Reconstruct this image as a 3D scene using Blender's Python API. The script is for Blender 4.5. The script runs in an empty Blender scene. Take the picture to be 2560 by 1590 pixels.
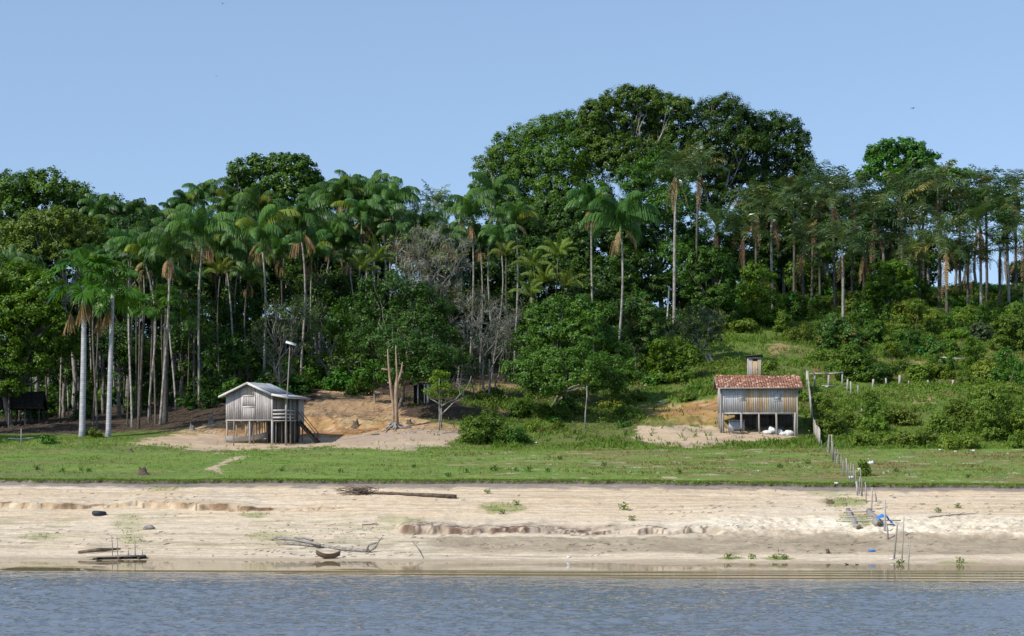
import bpy, math, random
import numpy as np

# ------------------------------------------------------------------ scene, camera, light
scene = bpy.context.scene
COL = scene.collection
F = 4777.0            # focal length in photo pixels (photo 2560 wide)
H = 6.0               # camera height above the river
VH = 1100.0           # horizon row in the photo
cam_d = bpy.data.cameras.new("camera")
cam = bpy.data.objects.new("camera", cam_d)
COL.objects.link(cam)
cam.location = (0, 0, H)
cam.rotation_euler = (math.radians(90), 0, 0)
cam_d.sensor_width = 36.0
cam_d.lens = 36.0 * F / 2560.0
cam_d.shift_y = (VH - 795.0) / 2560.0
cam_d.clip_start = 1.0
cam_d.clip_end = 9000.0
scene.camera = cam

SUN_AZ, SUN_EL = 56.0, 43.0      # azimuth: degrees to the left of the direction towards the camera
world = bpy.data.worlds.new("World")
scene.world = world
world.use_nodes = True
wn = world.node_tree.nodes
sky = wn.new("ShaderNodeTexSky")
sky.sky_type = 'NISHITA'
sky.sun_disc = False
sky.sun_elevation = math.radians(SUN_EL)
sky.altitude = 0.0
sky.air_density = 1.0
sky.dust_density = 0.3
sky.ozone_density = 0.4
sdir = np.array([-math.sin(math.radians(SUN_AZ)) * math.cos(math.radians(SUN_EL)),
                 -math.cos(math.radians(SUN_AZ)) * math.cos(math.radians(SUN_EL)),
                 math.sin(math.radians(SUN_EL))])      # towards the sun
sky.sun_rotation = math.atan2(sdir[0], sdir[1])
wn["Background"].inputs[1].default_value = 0.15
# clear tropical sky: sampled a little above the true horizon so that no dust band shows behind the trees
_tc = wn.new("ShaderNodeTexCoord"); _mp = wn.new("ShaderNodeMapping")
_mp.inputs["Scale"].default_value = (1, 1, .75); _mp.inputs["Location"].default_value = (0, 0, .18)
_nm = wn.new("ShaderNodeVectorMath"); _nm.operation = 'NORMALIZE'
_L = world.node_tree.links
_L.new(_tc.outputs["Generated"], _mp.inputs[0]); _L.new(_mp.outputs[0], _nm.inputs[0]); _L.new(_nm.outputs[0], sky.inputs[0])
_L.new(sky.outputs[0], wn["Background"].inputs[0])
sun_d = bpy.data.lights.new("sun", 'SUN')
sun_d.energy = 3.8
sun_d.angle = math.radians(0.53)
sun_d.color = (1.0, 0.95, 0.87)
sun = bpy.data.objects.new("sun", sun_d)
COL.objects.link(sun)
sun.rotation_euler = (math.radians(90 - SUN_EL), 0, math.atan2(sdir[0], -sdir[1]))
scene.view_settings.view_transform = 'Standard'
scene.view_settings.look = 'None'
scene.view_settings.exposure = 0.33
scene.view_settings.gamma = 1.0
scene.render.engine = 'CYCLES'
scene.cycles.max_bounces = 6
scene.cycles.diffuse_bounces = 3
scene.cycles.glossy_bounces = 3
scene.cycles.transmission_bounces = 3
scene.cycles.transparent_max_bounces = 4
scene.cycles.sample_clamp_indirect = 4.0

# ------------------------------------------------------------------ small helpers
RS = np.random.RandomState(7)
_T = RS.rand(256, 256)

def vnoise(x, y):
    x = np.asarray(x, float); y = np.asarray(y, float)
    xi = np.floor(x).astype(int); yi = np.floor(y).astype(int)
    fx = x - xi; fy = y - yi
    fx = fx * fx * (3 - 2 * fx); fy = fy * fy * (3 - 2 * fy)
    a = _T[xi & 255, yi & 255]; b = _T[(xi + 1) & 255, yi & 255]
    c = _T[xi & 255, (yi + 1) & 255]; d = _T[(xi + 1) & 255, (yi + 1) & 255]
    return (a * (1 - fx) + b * fx) * (1 - fy) + (c * (1 - fx) + d * fx) * fy

def fbm(x, y, o=4):
    s = 0.0; a = 0.5; n = 0.0
    for i in range(o):
        s = s + a * vnoise(x * 2 ** i + 17.3 * i, y * 2 ** i + 5.1 * i); n += a; a *= 0.5
    return s / n * 2 - 1

def sstep(a, b, x):
    t = np.clip((np.asarray(x, float) - a) / (b - a), 0, 1)
    return t * t * (3 - 2 * t)

def P(u, v, d):
    return np.array([(u - 1280.0) * d / F, d, H - (v - VH) * d / F])

# ------------------------------------------------------------------ terrain height
BT = np.array([(40, -4), (80, -1.2), (94, 0), (98, .3), (102, .75), (106, 1.25), (110, 1.9), (114, 2.55),
               (118.3, 3.25), (130, 4.2), (140, 4.95), (148, 5.5), (400, 20)])
HT = {
 -300: [(138,1140),(148,1112),(150,1098),(156,1088),(165,1074),(175,1064),(190,1050),(210,1025),(250,975)],
 0: [(138,1140),(148,1110),(150,1097),(156,1086),(165,1072),(175,1062),(190,1046),(210,1020),(235,988),(250,970)],
 300: [(138,1140),(148,1113),(150,1100),(156,1082),(165,1064),(175,1050),(190,1030),(210,1000),(235,962),(250,945)],
 540: [(138,1142),(148,1118),(152,1100),(156,1078),(158,1058),(160,1048),(165,1030),(175,1005),(190,985),(210,955),(235,915)],
 660: [(138,1142),(148,1119),(152,1108),(156,1099),(157.6,1092),(158.6,1056),(160,1046),(165,1025),(175,985),(190,958),(210,925),(235,880)],
 800: [(138,1142),(148,1120),(152,1106),(155,1093),(157,1080),(158.5,1046),(162,1035),(168,1005),(175,975),(190,950),(210,915),(235,870)],
 950: [(138,1142),(148,1120),(152,1096),(155,1078),(158,1064),(160,1050),(165,1030),(170,1000),(175,975),(190,945),(210,910),(235,860)],
 1100: [(138,1142),(148,1122),(151,1100),(154,1079),(158,1060),(160,1046),(162,1003),(166,996),(175,975),(190,945),(210,905),(235,850)],
 1280: [(138,1142),(148,1125),(152,1107),(156,1085),(160,1060),(165,1030),(170,1005),(175,985),(180,965),(190,945),(210,900),(235,840)],
 1450: [(138,1142),(148,1127),(152,1110),(156,1085),(160,1055),(165,1025),(170,1000),(175,980),(190,935),(210,890),(235,830)],
 1580: [(138,1142),(148,1125),(152,1108),(155,1090),(158,1068),(161,1055),(165,1030),(170,1005),(175,980),(185,945),(200,890),(220,830),(240,780)],
 1700: [(138,1140),(148,1122),(152,1108),(155,1085),(157,1070),(159,1050),(161,1040),(164,1020),(167,1000),(172,985),(180,945),(195,880),(215,810),(240,765)],
 1850: [(138,1140),(148,1120),(152,1104),(155,1080),(158.5,1068),(160,1040),(163,1010),(168,975),(175,945),(185,900),(200,828),(220,765),(240,738)],
 2000: [(138,1140),(148,1120),(152,1104),(156,1085),(160,1050),(165,1010),(170,985),(175,955),(185,905),(200,840),(220,765),(240,735)],
 2150: [(138,1140),(148,1120),(152,1108),(156,1090),(160,1050),(165,1010),(170,985),(174,962),(180,932),(190,882),(200,837),(220,762),(240,730)],
 2350: [(138,1140),(148,1118),(152,1105),(156,1085),(160,1047),(165,1007),(170,977),(175,957),(185,907),(200,842),(220,752),(235,722)],
 2560: [(138,1138),(148,1115),(152,1100),(156,1080),(160,1042),(170,975),(185,905),(200,835),(215,762),(232,716)],
 2900: [(138,1138),(148,1115),(152,1100),(156,1080),(160,1042),(170,975),(185,905),(200,835),(215,762),(232,716)],
}
_us = np.arange(-300, 2901, 20.0)
_ds = np.arange(130, 250.1, 0.5)
_cols = []
for k in sorted(HT):
    a = np.array(HT[k], float)
    z = H - (a[:, 1] - VH) * a[:, 0] / F
    _cols.append(np.interp(_ds, a[:, 0], z))
_cols = np.array(_cols); _ks = np.array(sorted(HT), float)
HG = np.array([np.interp(_us, _ks, _cols[:, j]) for j in range(len(_ds))]).T   # (nu, nd)
_ker = np.exp(-0.5 * (np.arange(-3, 4) / 1.6) ** 2); _ker /= _ker.sum()
_pad = np.pad(HG, ((3, 3), (0, 0)), mode='edge')
HG = sum(_ker[i] * _pad[i:i + HG.shape[0]] for i in range(7))

def hill(u, y):
    fu = np.clip((u - _us[0]) / 20.0, 0, len(_us) - 1.001); fd = np.clip((y - _ds[0]) / 0.5, 0, len(_ds) - 1.001)
    i = fu.astype(int); j = fd.astype(int); a = fu - i; b = fd - j
    z = (HG[i, j] * (1 - a) + HG[i + 1, j] * a) * (1 - b) + (HG[i, j + 1] * (1 - a) + HG[i + 1, j + 1] * a) * b
    far = np.clip((y - 246) / 1.0, 0, None)
    return z * np.exp(-(far / 160.0)) + 4.0 * (1 - np.exp(-(far / 160.0)))

def edges(x):
    e = 118.5 + 0.8 * fbm(x * .09, x * 0 + 3.3, 3) + .45 * fbm(x * .7, x * 0 + 9, 4) + .25 * np.minimum(0, fbm(x * 2.1, x * 0 + 19, 3) + .15)
    w1 = fbm(x * .43, x * 0 + 2.2, 4); w2 = fbm(x * .37 + 50, x * 0 + 6.2, 4)
    s1 = 110 + 1.5 * fbm(x * .11, x * 0 + 21.3, 3) + .8 * w1 + .5 * np.abs(fbm(x * .9, x * 0 + 1.2, 3)) * (1 + 1.5 * w2)
    s2 = 103.4 + .9 * fbm(x * .13, x * 0 + 41.3, 3) + .7 * w2 + .9 * np.abs(fbm(x * .8, x * 0 + 7.2, 3)) * (1 + 1.4 * w1)
    return e, s1, s2

def terrain(x, y):
    x = np.asarray(x, float); y = np.asarray(y, float)
    u = 1280 + F * x / np.maximum(y, 1)
    xs = np.clip(x, -45, 45)
    s = y + .085 * xs
    z = np.interp(s, BT[:, 0], BT[:, 1])
    z = z - .22 * sstep(6, 26, x) * sstep(108, 117, s)
    w = sstep(141, 149, y)
    z = z * (1 - w) + hill(u, y) * w
    e, s1, s2 = edges(x)
    z = z + .20 * sstep(e - .07, e + .07, s) * (1 - sstep(e + 2, e + 18, s))
    m1 = (1 - sstep(700, 960, u)) * np.clip(.60 + 1.0 * fbm(x * .33, x * 0 + 12, 3), .30, .9)
    z = z + .34 * m1 * sstep(s1 - .06, s1 + .06, s) * (1 - sstep(s1 + .4, s1 + 5, s))
    m2 = sstep(985, 1020, u) * (1 - sstep(1700, 1950, u)) * np.clip(.75 + .9 * fbm(x * .3, x * 0 + 32, 3), .2, 1)
    z = z + .44 * m2 * sstep(s2 - .07, s2 + .07, s) * (1 - sstep(s2 + 1.2, s2 + 5, s))
    m3 = sstep(1650, 1850, u) * sstep(101.5, 103, s) * (1 - sstep(107, 110, s))
    rg = 1 - np.abs(fbm(x * 1.1, y * 1.1, 3)) * 2
    z = z + m3 * (.16 * rg + .1 + .10 * np.abs(fbm(x * 2.3 + 5, y * 2.3, 3))) + m2 * sstep(s2, s2 + .4, s) * (1 - sstep(s2 + 1.6, s2 + 3.2, s)) * .10 * fbm(x * 2.2, y * 2.2, 3)
    land = sstep(93.5, 97, s)
    beach = land * (1 - sstep(117, 119, s))
    z = z + beach * (.10 * fbm(x * .25, y * .35, 3) + .06 * fbm(x * 1.3, y * 1.6, 5) + .045 * fbm(x * .22 + 8, y * 3.4, 4))
    lawn = sstep(119, 121, s) * (1 - sstep(150, 155, y))
    z = z + lawn * (.07 * fbm(x * .3, y * .4, 3) + .02 * fbm(x * 2, y * 2, 2))
    back = sstep(155, 162, y) * (1 - sstep(300, 500, y))
    z = z + back * (.35 * fbm(x * .13, y * .16, 4) + .10 * fbm(x * .9, y * .9, 3))
    # shallow erosion rills on the cut banks behind the houses
    bk = sstep(156, 158.3, y) * (1 - sstep(160, 164, y)) * (sstep(640, 760, u) * (1 - sstep(930, 1010, u)) + sstep(1590, 1640, u) * (1 - sstep(1990, 2020, u)))
    z = z + bk * (.45 * fbm(x * .7, y * .4, 5) + .25 * np.abs(fbm(x * 1.3 + 7, y * .3, 3)))
    return z

def T(x, y):
    return float(terrain(np.array([x]), np.array([y]))[0])

def G(u, d):
    x = (u - 1280.0) * d / F
    return np.array([x, d, T(x, d)])

def Gv(u, v, lo=90.0, hi=246.0):
    """ground point seen at photo position u, v: nearest hit of that sight line with the terrain"""
    d = np.arange(lo, hi, .1)
    x = (u - 1280.0) * d / F
    vv = VH + (H - terrain(x, d)) * F / d
    k = np.argmax(vv <= v)
    return np.array([x[k], d[k], terrain(x[k:k + 1], d[k:k + 1])[0]])

# ------------------------------------------------------------------ mesh building
class MB:
    """collects vertices, quads / triangles and a per-vertex tint, links them as one mesh object"""
    def __init__(self):
        self.V = []; self.Q = []; self.Tr = []; self.A = []; self.n = 0
    def add(self, V, Q=None, Tr=None, tint=0.5):
        V = np.asarray(V, float).reshape(-1, 3)
        if Q is not None and len(Q): self.Q.append(np.asarray(Q, int) + self.n)
        if Tr is not None and len(Tr): self.Tr.append(np.asarray(Tr, int) + self.n)
        self.V.append(V); self.A.append(np.broadcast_to(np.asarray(tint, float), (len(V),)).copy())
        self.n += len(V)
        return self
    def box(self, c, half, ax=None, tint=.5):
        c = np.asarray(c, float); hx, hy, hz = half
        S = np.array([(-1,-1,-1),(1,-1,-1),(1,1,-1),(-1,1,-1),(-1,-1,1),(1,-1,1),(1,1,1),(-1,1,1)], float) * (hx, hy, hz)
        if ax is not None: S = S @ np.asarray(ax, float)
        return self.add(S + c, [(0,3,2,1),(4,5,6,7),(0,1,5,4),(1,2,6,5),(2,3,7,6),(3,0,4,7)], None, tint)
    def bar(self, a, b, w, h=None, tint=.5):
        """rectangular bar from a to b"""
        a = np.asarray(a, float); b = np.asarray(b, float); h = h or w
        x = b - a; L = np.linalg.norm(x); x = x / L
        up = np.array([0, 0, 1.0]) if abs(x[2]) < .9 else np.array([0, 1.0, 0])
        y = np.cross(up, x); y /= np.linalg.norm(y); z = np.cross(x, y)
        return self.box((a + b) / 2, (L / 2, w / 2, h / 2), np.array([x, y, z]), tint)
    def tube(self, pts, rad, sides=6, tint=.5, cap=True):
        pts = np.asarray(pts, float); n = len(pts)
        rad = np.broadcast_to(np.asarray(rad, float), (n,))
        t = np.gradient(pts, axis=0); t /= np.linalg.norm(t, axis=1)[:, None] + 1e-9
        ref = np.array([0, 1.0, 0]) if abs(t[0][2]) > .7 else np.array([0, 0, 1.0])
        a = np.cross(t, ref); a /= np.linalg.norm(a, axis=1)[:, None] + 1e-9
        b = np.cross(t, a)
        an = np.arange(sides) * 2 * math.pi / sides
        ring = pts[:, None, :] + rad[:, None, None] * (np.cos(an)[None, :, None] * a[:, None, :] + np.sin(an)[None, :, None] * b[:, None, :])
        V = ring.reshape(-1, 3)
        i = np.arange(n - 1)[:, None] * sides; j = np.arange(sides)[None, :]; jn = (j + 1) % sides
        Q = np.stack([i + j, i + jn, i + sides + jn, i + sides + j], -1).reshape(-1, 4)
        tt = np.repeat(np.broadcast_to(np.asarray(tint, float), (n,)), sides)
        Tr = None
        if cap:
            V = np.vstack([V, pts[0], pts[-1]]); tt = np.append(tt, [tt[0], tt[-1]])
            k = n * sides; jj = np.arange(sides); jj1 = (jj + 1) % sides
            Tr = np.vstack([np.stack([np.full(sides, k), jj1, jj], 1), np.stack([np.full(sides, k + 1), (n - 1) * sides + jj, (n - 1) * sides + jj1], 1)])
        return self.add(V, Q, Tr, tt)
    def leaves(self, C, N, size, rng, aspect=.55, tint=.5, fold=0.0):
        n = len(C)
        r = rng.normal(size=(n, 3)); t = np.cross(N, r); t /= np.linalg.norm(t, axis=1)[:, None] + 1e-9
        b = np.cross(N, t); s = np.broadcast_to(np.asarray(size, float), (n,))[:, None]
        V = np.stack([C - t * s * .5, C + b * s * aspect * .5 + N * s * fold, C + t * s * .5, C - b * s * aspect * .5 + N * s * fold], 1).reshape(-1, 3)
        Q = np.arange(4 * n).reshape(-1, 4)
        return self.add(V, Q, None, np.repeat(np.broadcast_to(np.asarray(tint, float), (n,)), 4))
    def mesh(self, name, mat, smooth=False):
        V = np.vstack(self.V); A = np.concatenate(self.A)
        Q = np.vstack(self.Q) if self.Q else np.zeros((0, 4), int)
        Tr = np.vstack(self.Tr) if self.Tr else np.zeros((0, 3), int)
        me = bpy.data.meshes.new(name)
        me.vertices.add(len(V)); me.vertices.foreach_set("co", V.astype(np.float32).ravel())
        nq, nt = len(Q), len(Tr)
        me.loops.add(4 * nq + 3 * nt)
        me.loops.foreach_set("vertex_index", np.concatenate([Q.ravel(), Tr.ravel()]).astype(np.int32))
        me.polygons.add(nq + nt)
        me.polygons.foreach_set("loop_start", np.concatenate([np.arange(nq) * 4, 4 * nq + np.arange(nt) * 3]).astype(np.int32))
        at = me.attributes.new("tint", 'FLOAT', 'POINT'); at.data.foreach_set("value", A.astype(np.float32))
        me.update(calc_edges=True)
        if smooth: me.polygons.foreach_set("use_smooth", np.ones(nq + nt, bool))
        me.materials.append(mat)
        return me
    def obj(self, name, mat, parent=None, smooth=False, loc=None):
        o = bpy.data.objects.new(name, self.mesh(name, mat, smooth))
        COL.objects.link(o)
        if parent is not None: o.parent = parent
        if loc is not None: o.location = loc
        return o

def tag(o, label=None, cat=None, group=None, kind=None):
    if label: o["label"] = label
    if cat: o["category"] = cat
    if group: o["group"] = group
    if kind: o["kind"] = kind
    return o

def thing(name, label, cat, loc=(0, 0, 0), rz=0.0, group=None):
    o = bpy.data.objects.new(name, None); COL.objects.link(o)
    o.location = [float(q) for q in loc]; o.rotation_euler = (0, 0, rz); o.empty_display_size = .3
    return tag(o, label, cat, group)

def part(name, mesh, parent, loc=(0, 0, 0), rot=(0, 0, 0), sc=1.0):
    o = bpy.data.objects.new(name, mesh); COL.objects.link(o); o.parent = parent
    o.location = [float(q) for q in loc]; o.rotation_euler = rot
    o.scale = (sc, sc, sc) if np.isscalar(sc) else sc
    return o

# ------------------------------------------------------------------ materials
def mat(name):
    m = bpy.data.materials.new(name); m.use_nodes = True
    nt = m.node_tree
    return m, nt, nt.nodes["Principled BSDF"], nt.nodes["Material Output"]

def attr_node(nt, name):
    n = nt.nodes.new("ShaderNodeAttribute"); n.attribute_name = name
    return n

def ramp(nt, fac, stops):
    r = nt.nodes.new("ShaderNodeValToRGB")
    el = r.color_ramp.elements
    while len(el) < len(stops): el.new(.5)
    for e, (p, c) in zip(el, stops):
        e.position = p; e.color = (*c, 1)
    nt.links.new(fac, r.inputs[0])
    return r

def noise(nt, scale, detail=3.0, rough=.55, coord='Object', stretch=None):
    tc = nt.nodes.new("ShaderNodeTexCoord"); n = nt.nodes.new("ShaderNodeTexNoise")
    n.inputs["Scale"].default_value = scale; n.inputs["Detail"].default_value = detail; n.inputs["Roughness"].default_value = rough
    if stretch:
        mp = nt.nodes.new("ShaderNodeMapping"); mp.inputs["Scale"].default_value = stretch
        nt.links.new(tc.outputs[coord], mp.inputs[0]); nt.links.new(mp.outputs[0], n.inputs[0])
    else:
        nt.links.new(tc.outputs[coord], n.inputs[0])
    return n

def mixc(nt, fac, a, b, mode='MIX'):
    m = nt.nodes.new("ShaderNodeMix"); m.data_type = 'RGBA'; m.blend_type = mode
    for sock, v in ((m.inputs[0], fac), (m.inputs[6], a), (m.inputs[7], b)):
        if hasattr(v, "is_output"): nt.links.new(v, sock)
        elif isinstance(v, (int, float)): sock.default_value = v
        else: sock.default_value = (*v, 1)
    return m.outputs[2]

def leaf_mat(name, dark, light, trans=.28, rough=.5, spec=.25, vary=.25, extra=None):
    m, nt, b, out = mat(name)
    a = attr_node(nt, "tint")
    stops = [(0.0, dark), (.72, light)]
    if extra: stops = [(0.0, dark), (.68, light), (.89, light), (.93, extra)]
    r = ramp(nt, a.outputs["Fac"], stops)
    oi = nt.nodes.new("ShaderNodeObjectInfo")
    hs = nt.nodes.new("ShaderNodeHueSaturation")
    mr = nt.nodes.new("ShaderNodeMapRange"); mr.inputs[3].default_value = 1 - vary; mr.inputs[4].default_value = 1 + vary
    nt.links.new(oi.outputs["Random"], mr.inputs[0]); nt.links.new(mr.outputs[0], hs.inputs["Value"])
    wn_ = nt.nodes.new("ShaderNodeTexWhiteNoise"); wn_.noise_dimensions = '1D'
    nt.links.new(oi.outputs["Random"], wn_.inputs["W"])
    mh = nt.nodes.new("ShaderNodeMapRange"); mh.inputs[3].default_value = .485; mh.inputs[4].default_value = .515
    nt.links.new(wn_.outputs["Value"], mh.inputs[0]); nt.links.new(mh.outputs[0], hs.inputs["Hue"])
    nt.links.new(r.outputs[0], hs.inputs["Color"])
    nt.links.new(hs.outputs[0], b.inputs["Base Color"])
    b.inputs["Roughness"].default_value = rough
    b.inputs["Specular IOR Level"].default_value = spec
    tr = nt.nodes.new("ShaderNodeBsdfTranslucent")
    tc = mixc(nt, 1.0, hs.outputs[0], (1.25, 1.3, .55), 'MULTIPLY')
    nt.links.new(tc, tr.inputs[0])
    mx = nt.nodes.new("ShaderNodeMixShader"); mx.inputs[0].default_value = trans
    nt.links.new(b.outputs[0], mx.inputs[1]); nt.links.new(tr.outputs[0], mx.inputs[2])
    nt.links.new(mx.outputs[0], out.inputs[0])
    return m

def bark_mat(name, dark, light, scale=3.0, stretch=(1, 1, 1), rings=0.0, rough=.85):
    m, nt, b, out = mat(name)
    n = noise(nt, scale, 4, .6, 'Object', stretch)
    r = ramp(nt, n.outputs["Fac"], [(.3, dark), (.68, light)])
    c = r.outputs[0]
    if rings:
        tc = nt.nodes.new("ShaderNodeTexCoord"); w = nt.nodes.new("ShaderNodeTexWave")
        w.bands_direction = 'Z'; w.inputs["Scale"].default_value = rings; w.inputs["Distortion"].default_value = .8
        nt.links.new(tc.outputs["Object"], w.inputs[0])
        rr = ramp(nt, w.outputs["Fac"], [(.0, (.55, .55, .55)), (.3, (1, 1, 1))])
        c = mixc(nt, .7, c, rr.outputs[0], 'MULTIPLY')
    nt.links.new(c, b.inputs["Base Color"])
    b.inputs["Roughness"].default_value = rough; b.inputs["Specular IOR Level"].default_value = .2
    bp = nt.nodes.new("ShaderNodeBump"); bp.inputs["Strength"].default_value = .5; bp.inputs["Distance"].default_value = .03
    nt.links.new(n.outputs["Fac"], bp.inputs["Height"]); nt.links.new(bp.outputs[0], b.inputs["Normal"])
    return m

def wood_mat(name, stops, grain=(14, 14, 1.2), rough=.8, dirt=.35):
    """weathered boards: the board's own tint picks the colour, a stretched noise gives grain and stains"""
    m, nt, b, out = mat(name)
    a = attr_node(nt, "tint")
    r = ramp(nt, a.outputs["Fac"], stops)
    n = noise(nt, 1.0, 5, .65, 'Object', grain)
    g = ramp(nt, n.outputs["Fac"], [(.25, (1 - dirt,) * 3), (.7, (1.12, 1.12, 1.12))])
    c = mixc(nt, 1.0, r.outputs[0], g.outputs[0], 'MULTIPLY')
    n2 = noise(nt, .9, 3, .6)
    g2 = ramp(nt, n2.outputs["Fac"], [(.35, (.78, .76, .74)), (.6, (1, 1, 1))])
    c = mixc(nt, .8, c, g2.outputs[0], 'MULTIPLY')
    nt.links.new(c, b.inputs["Base Color"])
    b.inputs["Roughness"].default_value = rough; b.inputs["Specular IOR Level"].default_value = .2
    return m

def plain_mat(name, c, c2=None, scale=4.0, rough=.6, spec=.3, metal=0.0):
    m, nt, b, out = mat(name)
    n = noise(nt, scale, 4, .6)
    c2 = c2 or tuple(q * .7 for q in c)
    r = ramp(nt, n.outputs["Fac"], [(.35, c2), (.65, c)])
    nt.links.new(r.outputs[0], b.inputs["Base Color"])
    b.inputs["Roughness"].default_value = rough; b.inputs["Specular IOR Level"].default_value = spec; b.inputs["Metallic"].default_value = metal
    return m

M = {}
M['leaf_dark'] = leaf_mat("leaf_dark_green", (.014, .045, .006), (.052, .118, .013), .22, .45)
M['leaf_mid'] = leaf_mat("leaf_mid_green", (.024, .072, .008), (.082, .168, .016), .26, .45)
M['leaf_lush'] = leaf_mat("leaf_lush_green", (.022, .078, .008), (.068, .185, .016), .26, .42)
M['leaf_olive'] = leaf_mat("leaf_olive_green", (.060, .105, .012), (.185, .235, .026), .25, .5)
M['leaf_yellow'] = leaf_mat("leaf_yellow_green", (.045, .10, .007), (.135, .225, .014), .30, .45)
M['leaf_grey'] = leaf_mat("leaf_grey_green", (.035, .06, .022), (.085, .13, .045), .22, .5)
M['leaf_mixed'] = leaf_mat("leaf_green_with_gold", (.024, .068, .008), (.082, .158, .016), .25, .45, extra=(.30, .21, .03))
M['leaf_flower'] = leaf_mat("leaf_green_with_red_blossom", (.024, .075, .014), (.07, .17, .026), .22, .42, extra=(.55, .07, .02))
M['weed'] = leaf_mat("weed_green", (.06, .11, .012), (.165, .235, .030), .3, .6, .2)
M['weed_dry'] = leaf_mat("weed_dry", (.11, .08, .03), (.24, .17, .06), .25, .7, .2)
M['grass'] = leaf_mat("grass_blade_green", (.085, .165, .020), (.18, .29, .045), .3, .6, .2)
M['palm'] = leaf_mat("palm_frond_green", (.024, .080, .016), (.100, .200, .040), .36, .42, .4, extra=(.20, .22, .02))
M['palm_yellow'] = leaf_mat("palm_frond_yellow_green", (.06, .12, .02), (.17, .24, .034), .34, .4)
M['palm_feather'] = leaf_mat("palm_feather_silvery_green", (.020, .056, .014), (.105, .165, .048), .26, .32, .5, extra=(.24, .20, .05))
M['palm_fan'] = leaf_mat("palm_fan_green", (.018, .068, .008), (.085, .19, .016), .3, .38, .4)
M['dead_frond'] = leaf_mat("dead_frond_brown", (.12, .072, .034), (.38, .26, .125), .2, .7, .2)
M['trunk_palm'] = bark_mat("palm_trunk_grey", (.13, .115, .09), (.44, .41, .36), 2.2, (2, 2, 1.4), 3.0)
M['trunk_shade'] = bark_mat("palm_trunk_shaded", (.05, .043, .033), (.16, .142, .115), 2.2, (2, 2, 1.2), 3.0)  # darker copy of the palm trunk, shade put into its colour
M['trunk_fan'] = bark_mat("fan_palm_trunk", (.30, .29, .29), (.52, .51, .52), 1.6, (1, 1, 2), 2.2)
M['bark'] = bark_mat("bark_grey", (.09, .075, .06), (.30, .27, .23), 3)
M['bark_twig'] = bark_mat('bark_twig_grey', (.11, .10, .085), (.30, .275, .24), 3)
M['leaf_hill'] = leaf_mat('leaf_hillside_green', (.055, .11, .010), (.165, .245, .026), .28, .5)
M['leaf_bright'] = leaf_mat('leaf_bright_green', (.09, .19, .010), (.22, .36, .03), .32, .5)
M['twig_mass'] = leaf_mat('fine_grey_twigs', (.09, .095, .07), (.30, .305, .245), .1, .7, .2)
M['bark_pale'] = bark_mat("bark_pale", (.16, .145, .12), (.42, .39, .345), 3)
M['bark_red'] = bark_mat("bark_reddish", (.17, .115, .075), (.44, .31, .21), 2, (2, 2, .8))
M['drift'] = bark_mat("driftwood_grey", (.085, .07, .06), (.42, .385, .35), 4, (1, 4, 4))
M['drift_dark'] = bark_mat("driftwood_dark", (.05, .04, .03), (.19, .14, .10), 4)
M['wood_grey'] = wood_mat("weathered_planks_grey", [(0, (.30, .27, .255)), (.5, (.45, .41, .39)), (1, (.56, .52, .495))])
M['wood_mix'] = wood_mat("weathered_planks_mixed", [(0, (.36, .37, .40)), (.35, (.56, .56, .575)), (.55, (.46, .41, .35)), (.75, (.56, .37, .21)), (1, (.68, .52, .33))])
M['wood_pale'] = wood_mat("pale_trim_boards", [(0, (.52, .48, .43)), (1, (.66, .62, .56))], dirt=.2)
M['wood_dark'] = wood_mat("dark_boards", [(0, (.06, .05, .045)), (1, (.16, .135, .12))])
M['post'] = wood_mat("weathered_posts", [(0, (.20, .17, .14)), (1, (.50, .47, .43))])
M['tin'] = plain_mat("grey_sheet_roof", (.30, .325, .37), (.17, .185, .22), 1.2, .5, .4, .2)
M['white'] = plain_mat("white_plastic", (.74, .74, .71), (.48, .47, .44), 5, .6)
M['grey_box'] = plain_mat("pale_grey_tank", (.42, .45, .47), (.33, .36, .38), 2, .6)
M['rubber'] = plain_mat("black_rubber", (.035, .045, .06), (.02, .022, .026), 9, .6)
M['blue'] = plain_mat("blue_tarp", (.03, .26, .72), (.02, .16, .50), 5, .45)
M['canoe'] = plain_mat("brown_canoe_wood", (.17, .115, .075), (.10, .07, .05), 6, .7)
M['bird'] = plain_mat("dark_feathers", (.03, .028, .026), (.015, .015, .015), 12, .7)
M['thatch'] = plain_mat("dark_thatch", (.05, .04, .03), (.025, .02, .016), 5, .9, .1)

def tile_mat():
    m, nt, b, out = mat("red_clay_tiles")
    a = attr_node(nt, "tint")
    r = ramp(nt, a.outputs["Fac"], [(0, (.13, .06, .04)), (.45, (.29, .12, .066)), (.8, (.44, .205, .115)), (1, (.62, .42, .29))])
    n = noise(nt, 6, 4, .6); g = ramp(nt, n.outputs["Fac"], [(.3, (.6, .55, .52)), (.6, (1, 1, 1))])
    nt.links.new(mixc(nt, .8, r.outputs[0], g.outputs[0], 'MULTIPLY'), b.inputs["Base Color"])
    b.inputs["Roughness"].default_value = .85
    return m
M['tile'] = tile_mat()
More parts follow.
